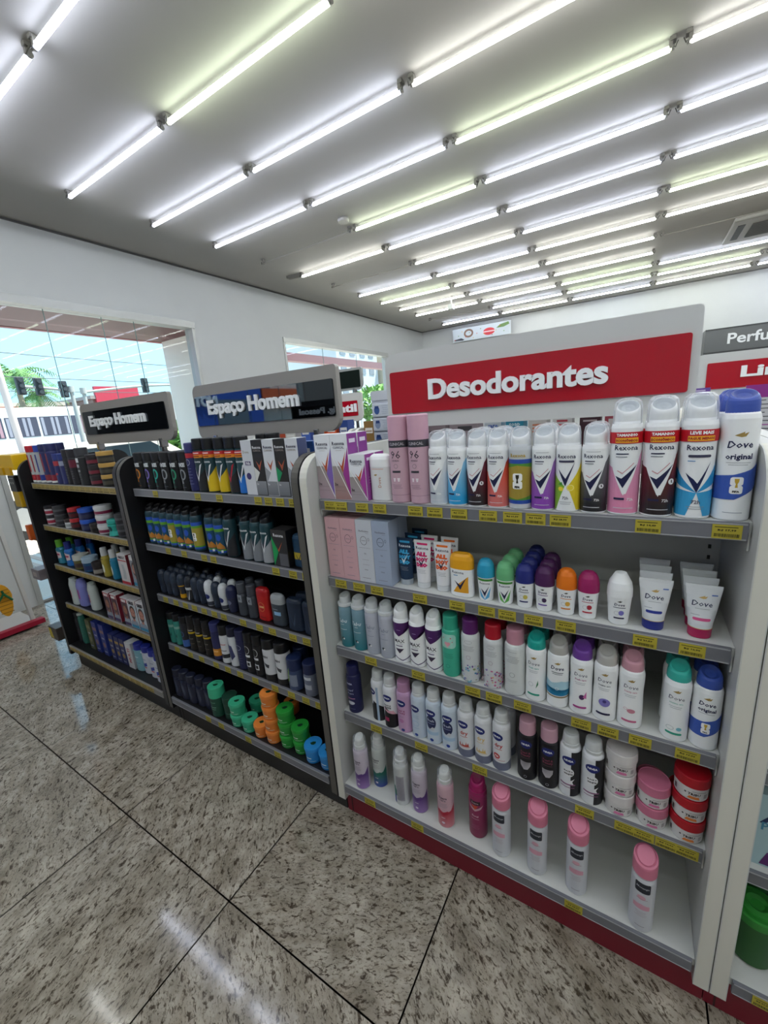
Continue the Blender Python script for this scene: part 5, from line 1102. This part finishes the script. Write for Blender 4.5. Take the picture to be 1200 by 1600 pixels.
# stock on the far side of the white unit, seen between cans and header sign
zz = LZ['1']+.001
for x,w,c,dec,lab in ((.20,.10,'8a7a80',[('r',-.03,.03,.15,.17,'5c5058')],'mauve carton behind the first white cans under the sign'),(.315,.10,'9a8c92',[('r',-.02,.03,.165,.18,'3c3a40')],'grey-mauve carton right of the mauve one, behind the cans'),(.415,.055,'c4ccd4',[('t','care',0,.175,.035,'3a5ca8',dict(b=.03)),('r',-.015,.015,.16,.163,'3a5ca8')],'white carton with blue writing behind the cans'),
    (.485,.055,'1f86a4',[('t','soap',0,.175,.035,'d0e4ea',dict(b=.03))],'teal carton behind the white cans under the sign'),(.555,.055,'ccc8c4',[('r',-.015,.015,.17+.0,.175,'c8704a'),('r',-.015,.012,.16,.165,'c8704a'),('r',-.015,.015,.15,.155,'c8704a')],'white carton with orange stripes behind the cans'),
    (.625,.055,'ccc8c8',[('r',-.015,.015,.178,.184,'b0404c'),('r',-.015,.012,.168,.172,'b0404c')],'white carton with red stripes behind the cans'),(.70,.055,'3c1c28',[('r',-.018,.018,.175,.18,'b0a0a4')],'dark maroon carton behind the lemon can'),(.765,.055,'9a3c4c',[('p',[(-.018,.15),(.018,.15),(.018,.18),(-.018,.18)],'d0c8c8')],'red and white carton behind the black-dotted can')):
    bx('soap_box','box',lab,x,.42,zz,w,.06,.215,c,dec,group='cartons on the far side of the white unit')
for i,(x,c,lab) in enumerate(((-.30,'6a4f9c','purple carton behind the white deodorant cartons'),(-.42,'2f5ca8','blue carton behind the black deodorant cartons'),(-.60,'3a8ca8','teal carton behind the yellow-based cans'),(-.75,'a83c34','red carton behind the black body sprays'))):
    bx('soap_box','box',lab,x,.43,zz,.10,.06,.15,c,[('r',-.03,.03,.1,.12,'c8c8cc')],group='cartons on the far side of the middle unit')
# hanging strip of sachets by the left end of the red header sign
t = thing('sachet_strip','tall white and blue clip strip of hanging sachets left of the red header sign','display strip',(-.146,.62,1.135))
g = G(); g.box(-.046,.046,-.002,.002,0,.40,'b8bcc8'); ob('backing_strip', g, t)
for i in range(6):
    g = G(); z = .02+i*.062; c = ('8a9ab8','3c5a94')[i%2]
    g.box(-.043,.043,-.010,-.0025,z,z+.056,('ccd2dc',.25),bev=.003); flat(g,[('e',-.018,z+.028,.014,.018,c),('r',-.028,-.008,z+.034,z+.046,'2c447c')]+lines(.024,z+.045,.036,5,'5a6a8c',.008),-.010); ob('sachet', g, t)
g = G(); g.box(-.046,.046,-.006,.006,.40,.44,('c8ccd4',.2)); ob('top_clip', g, t); g = G(); g.box(-.01,.01,-.0795,-.002,.085,.0998,'8a8a8c'); ob('support_arm', g, t)

# ------------------------------------------------------------------ second row of shelving and its signs
sign(-2.1,-1.19,2.011,'white header sign of the second row with a red plate, behind the mirror sign',RED,('c8c8c4',.3),'Infantil',-1.45,.42,.07,1.541,pl=(.82,1.474,1.60))
sign(1.07,1.98,2.011,'white header sign with red plate reading Limpeza, at the right edge',RED,('c4c5c4',.35),'Limpeza',1.50,.46,.075,1.541,zt=1.655,zb=1.40,pl=(.80,1.468,1.606),drop=.155)
sign(.05,.94,3.6,'white header sign with red plate in the third row, mostly hidden',RED,('c4c5c4',.35),'',.5,.46,.075,1.541,drop=1.427)
sign(-1.86,-1.20,2.06,'dark glass header panel above the second row near the window',mat('2a3430',.05,.5),('9a9c9a',.3),'',0,0,0,0,zt=1.87,zb=1.69,pl=(.62,1.71,1.85),drop=.4535)
g = G(); g.box(-.035,.035,-.006,.006,0,.09,'b0182c',bev=.002); thing('shelf_flag','small red flag card standing above the mirror header sign','sign',(-2.3,3.2,1.93),g=g)
g = G(); g.cyl((0,0,0),(0,0,1.95),.01,'8a8a8a',8); thing('flag_pole','thin grey pole carrying the small red card','pole',(-2.3,3.215,0),g=g)
for i,(a,b) in enumerate(((-2.2,-1.12),(-1.05,.0),(.04,1.03),(1.065,2.03),(2.1,3.1))):
    unit('R',a,b-.03,a-.03,b-.03,WL,'d8d6cc',RAIL,KR,['white shelving unit of the second row nearest the window','white second-row shelving unit behind the middle black unit','white second-row shelving unit behind the white unit','white second-row shelving unit under the Limpeza sign','white second-row shelving unit farthest from the window'][i],{},y0=1.73)
rs = random.Random(11)
stock = [(-1.98,.10,.20,'b84c2c','red-orange carton'),(-1.80,.12,.16,'c4c0b8','cream carton'),(-1.62,.10,.22,'3c5cae','blue carton'),(-1.46,.10,.19,'d0602c','orange carton'),(-1.335,.10,.24,'e0582c','tall orange carton'),(-1.21,.09,.21,'2c4484','navy carton'),(-.965,.09,.19,'8a6a3c','brown carton'),(-.87,.08,.17,'5a2c84','purple carton'),(-.76,.09,.15,'c8ccd4','white carton'),(-.62,.10,.13,'3a8cae','teal carton'),(-.48,.1,.15,'b8b8c0','grey carton'),
         (.94,.10,.20,'6a4a9c','violet carton'),(1.13,.10,.14,'c8c8cc','white carton')]
for x,w,h,c,n in stock:
    bx('toiletry_box','box','%s on top shelf of the second row%s'%(n,' near the window' if x < -1.25 else (' behind the sachet strip' if x < -.4 else ' at the right')),x,1.79,zz,w,.09,h,c,[('p',rrect(0,h*.62,w*.75,h*.22,.004),'d8d4d0'),('r',-w*.3,w*.3,h*.58,h*.62,c)],group='cartons on top of the second row')
# magazines/leaflets panel under Limpeza sign
t = thing('price_poster','white price poster with magenta header below the Limpeza sign','poster',(1.42,1.70,1.24))
g = G(); g.box(-.17,.17,-.004,.0,0,.235,'c4c4c8'); flat(g,[('r',-.17,.17,.175,.235,'8a2a84')]+[('r',-.15,-.15+.06*(1+(i%3)),.16-i*.019,.164-i*.019,'4a4a52') for i in range(8)]+[('r',.0,.15,.09,.10,'8a2a84'),('r',-.15,.14,.045,.05,'a85aa0')],-.004); ob('poster_sheet', g, t)
g = G(); g.box(-.06,.07,-.004,0,0,.035,'6a4a9c'); g.box(-.004,.004,-.002,0,-.068,0,'8a8a8c'); flat(g,[('r',-.05,.05,.020,.026,'c8bcd8'),('r',-.05,.04,.008,.013,'c8bcd8')],-.004); thing('shelf_talker','small purple shelf talker left of the Limpeza sign','card',(1.05,1.74,1.444),g=g)
# back wall furniture
t = thing('perfume_cabinet','long dark grey cabinet on the back wall with header reading Perfumes','cabinet',(3.6,8.42,0))
g = G(); g.box(-1.9,1.9,-.10,.26,2.03,2.42,('4c4e50',.3)); g.box(-1.9,1.9,-.11,-.10,2.40,2.42,'202224'); g.box(-1.9,1.9,-.11,-.10,2.02,2.05,'17181a'); h = ob('header_panel', g, t)
ob('lettering', letters('Perfumes', .95, .17, .01, ('d4d6d8',.3), .02), h, (-1.12,-.101,2.24))
g = G(); g.box(-1.9,1.9,.0,.26,.0,2.02,('2a2b2d',.4)); ob('cabinet_body', g, t)
for i in range(4):
    g = G(); g.box(-1.85,1.85,-.10,.0,.5+i*.38,.52+i*.38,'8a8c8e'); ob('cabinet_shelf', g, t)
for i in range(8):
    cc = ['b8a890','7a2c34','c8ccd0','34466c','a8845c','c8c0b0','5a3c5c','8aa0b0'][i]
    bx('perfume_box','box',['beige','maroon','pale grey','navy','tan','cream','plum','steel blue'][i]+' perfume box on the back wall cabinet',2.0+i*.28,8.35,1.66+.002,.10,.06,.16,cc,group='perfume boxes on the back wall')
t = thing('hanging_banner','wide white printed banner with a red oval hanging near the back wall','banner',(-2.25,8.45,2.90))
g = G(); g.box(-.65,.65,-.004,.004,0,.27,'b8c0c4'); flat(g,[('o',-.28,.15,.11,.09,.04,'7a5c4a'),('e',.18,.12,.13,.075,'c03038'),('p',[(.05,.11),(.31,.11),(.31,.13),(.05,.13)],'e0c8c8'),('p',[(.34,.16),(.42,.22),(.60,.25),(.62,.20),(.5,.16)],'5a7a3c'),('p',[(-.62,.05),(-.45,.07),(-.38,.03),(-.42,.015),(-.6,.03)],'3a3a44')]+[('e',-.6+i*.085,.04+.2*((i*7)%5)/5,.012,.009,['c03038','5a7a3c','c8a040'][i%3]) for i in range(14)],-.004); ob('banner_sheet', g, t)
g = G(); g.cyl((-.66,0,.275),(.66,0,.275),.008,'8a8a8a',8); g.cyl((-.5,0,.275),(-.5,0,.4),.002,'8a8a8a',5); g.cyl((.5,0,.275),(.5,0,.4),.002,'8a8a8a',5); ob('banner_rod', g, t)

# ------------------------------------------------------------------ end display on the left unit, and the easel stand
t = thing('end_display','black end display rack with small trays on the far side of the left unit','rack',(-2.29,.12,0))
g = G(); g.box(-.03,-.001,-.10,.36,.12,1.34,BK); ob('back_plate', g, t)
for z in (1.075,.862,.60,.165):
    g = G(); g.box(-.26,-.031,-.12,.14,z-.010,z,'2c3038'); g.box(-.26,-.256,-.12,.14,z,z+.012,('3c4048',.3)); ob('tray', g, t)
g = G(); g.box(-.42,-.031,-.16,.12,1.315,1.405,('e8b814',.4),bev=.004)
for i in range(3): g.box(-.39+i*.12,-.31+i*.12,-.172,-.159,1.285,1.33,('d8a410',.4))
ob('yellow_header', g, t)
for i in range(2):
    r = extra('razor_pack','razor pack',['black and yellow razor pack, outer one on the end display','black and yellow razor pack, inner one on the end display'][i],(-2.49+i*.108,.0+i*.02,1.0765),[],group='razor packs on the end display')
    g = G(); g.box(-.05,.05,-.02,.02,0,.10,('c8a01c',.35),bev=.006); g.box(-.052,.052,-.022,.022,.10,.20,('26262a',.35),bev=.004); flat(g,[('e',-.015,.155,.010,.008,'b0b4b0'),('e',.02,.155,.008,.008,'b0b4b0'),('r',-.04,.04,.182,.186,'c8ccc8')],-.022); ob('pack_body', g, r)
g = G(); g.box(-.02,.02,-.03,.03,0,.10,('e0682c',.35),bev=.006); thing('lotion_box','small orange box on a tray of the end display','box',(-2.44,.0,.8632),g=g)
g = G(); g.box(-.06,.06,-.05,.05,0,.07,('7c7478',.4),bev=.004); flat(g,[('r',-.04,.02,.02,.05,'a89c98')],-.05); thing('blade_box','grey blade box on a middle tray of the end display','box',(-2.45,.0,.6012),g=g)
g = G(); g.box(-.06,.06,-.05,.05,0,.09,('4c4440',.4),bev=.004); flat(g,[('p',[(-.055,.01),(.0,.01),(-.015,.08),(-.055,.08)],'c8b01c')],-.05); thing('blade_box','black and yellow blade box on the lowest tray of the end display','box',(-2.45,.0,.1662),g=g)
t = thing('easel_stand','white display easel with red foot bar near the window wall','stand',(-3.28,-.05,0))
g = G(); g.box(-.03,.03,-.50,.20,.02,.06,('a01834',.4),bev=.004); ob('foot_bar', g, t)
g = G(); g.box(-.42,-.03,-.48,.17,.02,.035,'c8c4c0'); ob('base_plate', g, t)
for s in (-.44,.13):
    g = G(); g.prism([(-.06,.036),(-.02,.036),(-.26,1.35),(-.30,1.35)], s, s+.025, 'c0beba', 'y'); ob('easel_leg', g, t)
r = extra('flip_flop_card','flip-flop','yellow flip-flop with green strap hanging on the easel',(-3.30,-.045,.16),[],rz=PI/2)
g = G(); pts = [(.055*math.cos(a)*(1.0 if math.sin(a) > 0 else .85),.13+.13*math.sin(a)) for a in [2*PI*k/24 for k in range(24)]]; g.prism(pts,-.012,.012,('d89a24',.6),'y'); flat(g,[('r',-.04,.04,.03+i*.03,.036+i*.03,'9a6a1c') for i in range(7)],-.012); ob('sole', g, r)
g = G(); g.tube([(-.045,-.014,.12),(0,-.035,.19),(.0,-.014,.21),(0,-.035,.19),(.045,-.014,.12)],.008,('1f6a3c',.5)); ob('strap', g, r)

# ------------------------------------------------------------------ opposite row behind the viewer (seen only in reflections)
sign(-2.55,-1.70,-2.031,'black header sign reading Hig. Pessoal, seen mirrored in the header plates',mat('17171a',.2),('26262a',.3),'Hig. Pessoal',-2.12,.6,.085,1.545,flip=True)
sign(-.40,.50,-2.031,'header sign reading Hig. Bucal, behind the viewer',mat('8c1024',.2),('b8b8b8',.3),'Hig. Bucal',.05,.6,.085,1.545,flip=True)
for i,(a,b) in enumerate(((-2.6,-1.6),(-1.5,-.5),(-.4,.6),(.7,1.7))):
    unit('O',a,b,a-.03,b,BK if i == 0 else WL,'5a5752',RAIL,BK if i == 0 else KR,'shelving unit behind the viewer, %s along the opposite row'%['first','second','third','fourth'][i],{},y0=-1.75,flip=True,levels='12345',rear=False)
t = thing('added_dark_cabinet','tall unseen cabinet added by the window wall to darken a mirror reflection','cabinet',(-3.6,-.95,0))  # out-of-view cabinet added to give the far mirror sign a dark reflection
g = G(); g.box(-.18,.15,-.45,.40,0,2.25,('1c1c20',.3),bev=.006); ob('cabinet_body', g, t)
g = G(); g.box(.151,.158,-.42,.37,.15,.9,('8c1a24',.3)); ob('lower_panel', g, t)

# ------------------------------------------------------------------ outside
PAVE = noisy('pale_pavement', 'c8c0b4', 'd8d0c4', 4, .8); ROAD = noisy('road_asphalt', '75726e', '8a8782', 20, .9)
g = G(); g.box(-9.5,-3.95,-40,60,-.15,-.02, PAVE)
for i in range(24): g.box(-7.6,-5.3,-.4+i*.13,-.34+i*.13,-.0199,-.014,'b8a294')
struct('ground_pavement', g)['kind'] = 'structure'
g = G(); g.box(-33,-9.5,-60,90,-.25,-.12, ROAD); struct('ground_road', g)
g = G(); g.box(-140,-33,-90,160,-.2,-.05, PAVE); struct('ground_far', g)
SOF = noisy('red_wood_soffit', '4a1414', '621c1e', 6, .45, 0, (1,12,1))
g = G(); g.box(-5.22,-3.951,-6,3.75,2.725,2.86, SOF); g.box(-5.30,-5.22,-6,3.75,2.72,3.05,'8a3438'); o = thing('entrance_canopy','dark red canopy with wood soffit outside the shop window','canopy',g=g)
g = G(); g.box(-5.2,-4.55,2.86,3.7,-.019,2.7245, 'e8e2d8'); thing('canopy_pillar','broad cream pillar outside under the red canopy','pillar',g=g)
g = G(); g.box(-6.3,-6.1,4.3,14,2.80,2.98,'8a6262'); g.box(-6.28,-6.12,4.32,4.48,-.019,2.80,'8a6262'); g.box(-6.28,-6.12,13.8,13.96,-.019,2.80,'8a6262'); thing('awning_beam','faded red horizontal beam outside the second window','beam',g=g)
g = G(); g.cyl((-9.2,2.2,-.02),(-8.9,2.02,3.4),.06,('c8bcb8',.5),12); thing('leaning_pole','pale leaning pole on the pavement outside the first window','pole',g=g)
# car by the kerb
def car_mesh():
    g = G(); prof = [(-2.1,.35),(-2.15,.62),(-1.95,.82),(-1.0,.92),(-.45,1.36),(.9,1.40),(1.55,.98),(2.05,.92),(2.12,.55),(2.05,.32)]
    g.prism([(a,b) for a,b in prof], -.82, .82, ('d8cfc8',.25)); return g
t = thing('parked_car','white car parked outside on the pavement beyond the window','car',(-8.0,2.7,-.02))
ob('car_body', car_mesh(), t)
g = G(); 
for s in (-.826,.822): g.prism([(-.85,.93),(-.40,1.28),(.80,1.31),(1.30,.97)], s, s+.004, ('26323a',.1))
ob('side_window', g, t)
for yy_ in (-1.35,1.3):
    for xx_ in (-.84,.64):
        g = G(); g.cyl((xx_,yy_,.32),(xx_+.2,yy_,.32),.32,('1c1c1e',.7),20); g.cyl((xx_-.005,yy_,.32),(xx_+.205,yy_,.32),.19,('9a9c9e',.3),16); ob('wheel', g, t)
# bus
t = thing('city_bus','long white bus with curtained windows across the road','bus',(-24,6.6,-.12))
g = G(); g.box(-1.25,1.25,-6,6,.35,3.05,('dcdad8',.3),bev=.12); g.box(1.251,1.256,-5.9,5.9,.45,.62,'c8505a'); ob('bus_body', g, t)
for i in range(9):
    y_ = -5.6+i*1.26; g = G(); g.box(1.252,1.262,y_,y_+1.16,1.75,2.62,('4c4a58',.15))
    for q in range(6):
        if (i+q)%3: g.box(1.263,1.266,y_+.04+q*.19,y_+.15+q*.19,1.78,2.58,'b08a94' if i%3 == 0 else '9a98a4')
    ob('bus_window', g, t)
for y_ in (-4,3.8):
    g = G(); g.cyl((1.05,y_,.5),(1.28,y_,.5),.5,('202022',.8),20); ob('wheel', g, t)
# palm
def palm(x, y, h, label, sc=1.0):
    t = thing('palm_tree', label, 'tree', (x,y,-.1), group=None)
    g = G(); pts = [(0.05*math.sin(k*.6),.06*k/8,h*k/8) for k in range(9)]
    for k in range(8): g.cyl(pts[k],pts[k+1],.2*sc-.012*k,noise_bark,10,.2*sc-.012*(k+1))
    ob('trunk', g, t); g = G(); r_ = random.Random(int(h*10))
    for k in range(26):
        a = 2*PI*k/26*1.0+r_.uniform(-.1,.1); el = r_.uniform(-.2,1.1); Lf = sc*r_.uniform(1.6,2.2); c = Vector(pts[-1]); prev = c; dirv = Vector((math.cos(a)*math.cos(el),math.sin(a)*math.cos(el),math.sin(el)))
        for q in range(8):
            nx = prev+dirv*Lf/8; dirv = (dirv+Vector((0,0,-.20))).normalized(); side = dirv.cross(Vector((0,0,1))).normalized()
            wl = sc*.42*math.sin(PI*(q+1)/9)
            for s in (-1,1):
                for m_ in range(2):
                    b0 = prev.lerp(nx,m_*.5); tip = b0+side*s*wl+dirv*.22*sc+Vector((0,0,-.16*sc)); g.add([b0,b0+dirv*.09*sc,tip],[(0,1,2)],frond)
            prev = nx
    ob('crown', g, t)
noise_bark = noisy('palm_bark','8a7a66','b0a088',9,.9); frond = noisy('palm_frond','3c6a34','6a9450',5,.7)
palm(-27,8.2,5.0,'tall palm tree beyond the road, left of the traffic lights',1.0)
palm(-31,10.4,4.3,'shorter palm tree behind the tall palm',.9)
# traffic lights
def signal(name, base, reach, h, label, lamps):
    t = thing(name, label, 'traffic light', base)
    g = G(); g.cyl((0,0,0),(0,0,h),.09,('a8a6a2',.5),12,.06); g.cyl((0,0,h-.05),(0,0,h+.15),.10,('a8a6a2',.5),12); ob('pole', g, t)
    g = G(); n = 8; pts = [(0,reach*k/n,h+.25*abs(reach)/3*math.sin(PI*.5*k/n)) for k in range(n+1)]; g.tube(pts,.045,('a8a6a2',.5)); ob('arm', g, t)
    for f_ in lamps:
        g = G(); y_ = reach*f_; z_ = h+.05+.25*abs(reach)/3*math.sin(PI*.5*f_); g.box(-.09,.10,y_-.10,y_+.10,z_-.30,z_+.24,('26282c',.5),bev=.03)
        for q in range(3): g.cyl((.10,y_,z_-.20+q*.17),(.15,y_,z_-.20+q*.17),.06,('3a3c40',.4),10)
        ob('signal_head', g, t)
signal('traffic_signal',(-16,6.05,-.12),-1.45,3.15,'traffic light arm reaching left with dark signal heads',[.15,.62,.95])
signal('traffic_signal',(-16,6.42,-.12),3.6,3.1,'longer traffic light arm reaching right with one signal head',[.62])
# overhead wires
for i,(z0,z1) in enumerate(((4.95,4.35),(4.3,3.75),(3.85,3.45))):
    g = G(); P_ = [(-18-i*1.3,-6+k*4,z0+(z1-z0)*k/7-.25*math.sin(PI*k/7)) for k in range(8)]; g.tube(P_,.014,'4c4c50',5)
    for e_ in (0,7): g.cyl((-18-i*1.3,P_[e_][1],-.1),(-18-i*1.3,P_[e_][1],P_[e_][2]),.05,'8a8680',8)
    thing('overhead_wire',['highest overhead wire across the sky','middle overhead wire across the sky','lowest overhead wire across the sky'][i],'wire',g=g,group='overhead wires')
# buildings
def building(name, label, x0, x1, y0, y1, h, wall, wins, face='x', roof=None, parts_=(), winc='5c6670'):
    t = thing(name, label, 'building', ((x0+x1)/2,(y0+y1)/2,-.1)); cx=(x0+x1)/2; cy=(y0+y1)/2
    g = G(); g.box(x0-cx,x1-cx,y0-cy,y1-cy,0,h,wall); ob('walls', g, t)
    if roof: g = G(); g.box(x0-cx-.2,x1-cx+.2,y0-cy-.2,y1-cy+.2,h,h+.25,roof); ob('roof', g, t)
    for (a,b,c,d) in wins:
        g = G(); g.box(x1-cx,x1-cx+.06,a,b,c,d,(winc,.2)); ob('window', g, t)
    for (a,b,c,d,cc) in parts_:
        g = G(); g.box(x1-cx+.0,x1-cx+.25,a,b,c,d,cc); ob('panel', g, t)
    return t
building('beige_building','low beige building beyond the bus, left part of the view',-44,-36,4,13.5,3.9,'b8a498',[(-3.5,-2.5,1.5,2.6),(-1.5,-.5,1.5,2.6)],roof='c8bcae',parts_=((1.0,2.6,0,3.9,'a8705c'),(3.2,4.4,0,4.2,'c4beb6')))
building('white_building','pale building beyond the traffic lights',-48,-38,19,24,4.6,'b8b6b2',[(-2,-1,1.5,2.8),(.5,1.5,1.5,2.8)],roof='a8a6a4')
building('red_sign_building','building with a large red sign board behind the left header sign',-40,-34,14.8,18.3,4.2,'8c6a60',[(-1.5,-.8,1,2.2)],roof='9a8a84',parts_=((-1.6,1.6,3.0,5.1,'b83848'),))
building('brick_building','low brick-red building behind the palm',-35.4,-33.4,11.9,14.5,2.9,'8c5c50',[],roof='7a5a50')
wf = [(a,a+1.1,c,c+1.1) for a in (-3.8,-1.8,.4,2.4) for c in (1.2,3.9,6.6,8.7)]
building('apartment_block','tall white apartment block seen through the second window',-38,-30,40,49,10.5,'c4c6c8',wf,winc='8a9098')
building('orange_building','orange gridded building seen at the right of the second window',-36,-28,49.6,64,10.0,'c8b8a0',[(a,a+1.3,c,c+1.0) for a in (-6.8,-5,-3.2,-1.4,.6,2.4,4.2) for c in (.8,2.6,4.4,6.2,8.2)],winc='c8642c')
building('blue_shop','blue shop front reflected in the mirror header sign',-22,-14,-12.2,-8.0,5.5,'2c4ca0',[(-1.2,.4,0.2,2.6)],roof='24407c')
ob('lettering', letters('MOTOS',1.7,.42,.1,'c8ccd4',.06), bpy.data.objects['blue_shop'], (4.02,1.2,2.55), PI/2)
building('orange_shop','orange and white building reflected in the mirror header sign',-22,-14.5,-18.6,-12.4,7.5,'c4beb4',[(-2.2,-1.2,3.6,4.8),(.4,1.4,3.6,4.8)],parts_=((-3.0,3.0,2.2,3.1,'c8582c'),(-3.0,3.0,5.2,6.0,'c8582c')))
def tree(label, x, y, h, w, seed, c='leaf'):
    t = thing('leafy_tree', label, 'tree', (x,y,-.1), group=None)
    g = G(); g.cyl((0,0,0),(0,0,h*.5),.12,noise_bark,8); ob('trunk', g, t)
    r_ = random.Random(seed); g = G()
    for i in range(900):
        u = Vector((r_.gauss(0,1),r_.gauss(0,1),r_.gauss(0,1))).normalized()*r_.uniform(.5,1.0)**.5; p = Vector((u.x*w,u.y*w,h*.62+u.z*h*.36))
        a = Vector((r_.uniform(-1,1),r_.uniform(-1,1),r_.uniform(-1,1))).normalized()*.24; b = a.cross(Vector((r_.uniform(-1,1),r_.uniform(-1,1),1))).normalized()*.12
        g.add([p-a,p+b,p+a,p-b],[(0,1,2,3)],leafm)
    ob('foliage', g, t)
leafm = noisy('tree_leaves','5a8a3c','8cb45c',3,.7)
tree('bright green tree outside the right part of the second window',-15,24.5,3.6,1.9,3)
tree('green hedge tree between the header signs outside the first window',-13,8.2,1.9,1.3,5)
tree('green hedge tree farther right under the header signs',-13,11.6,1.9,1.2,8)
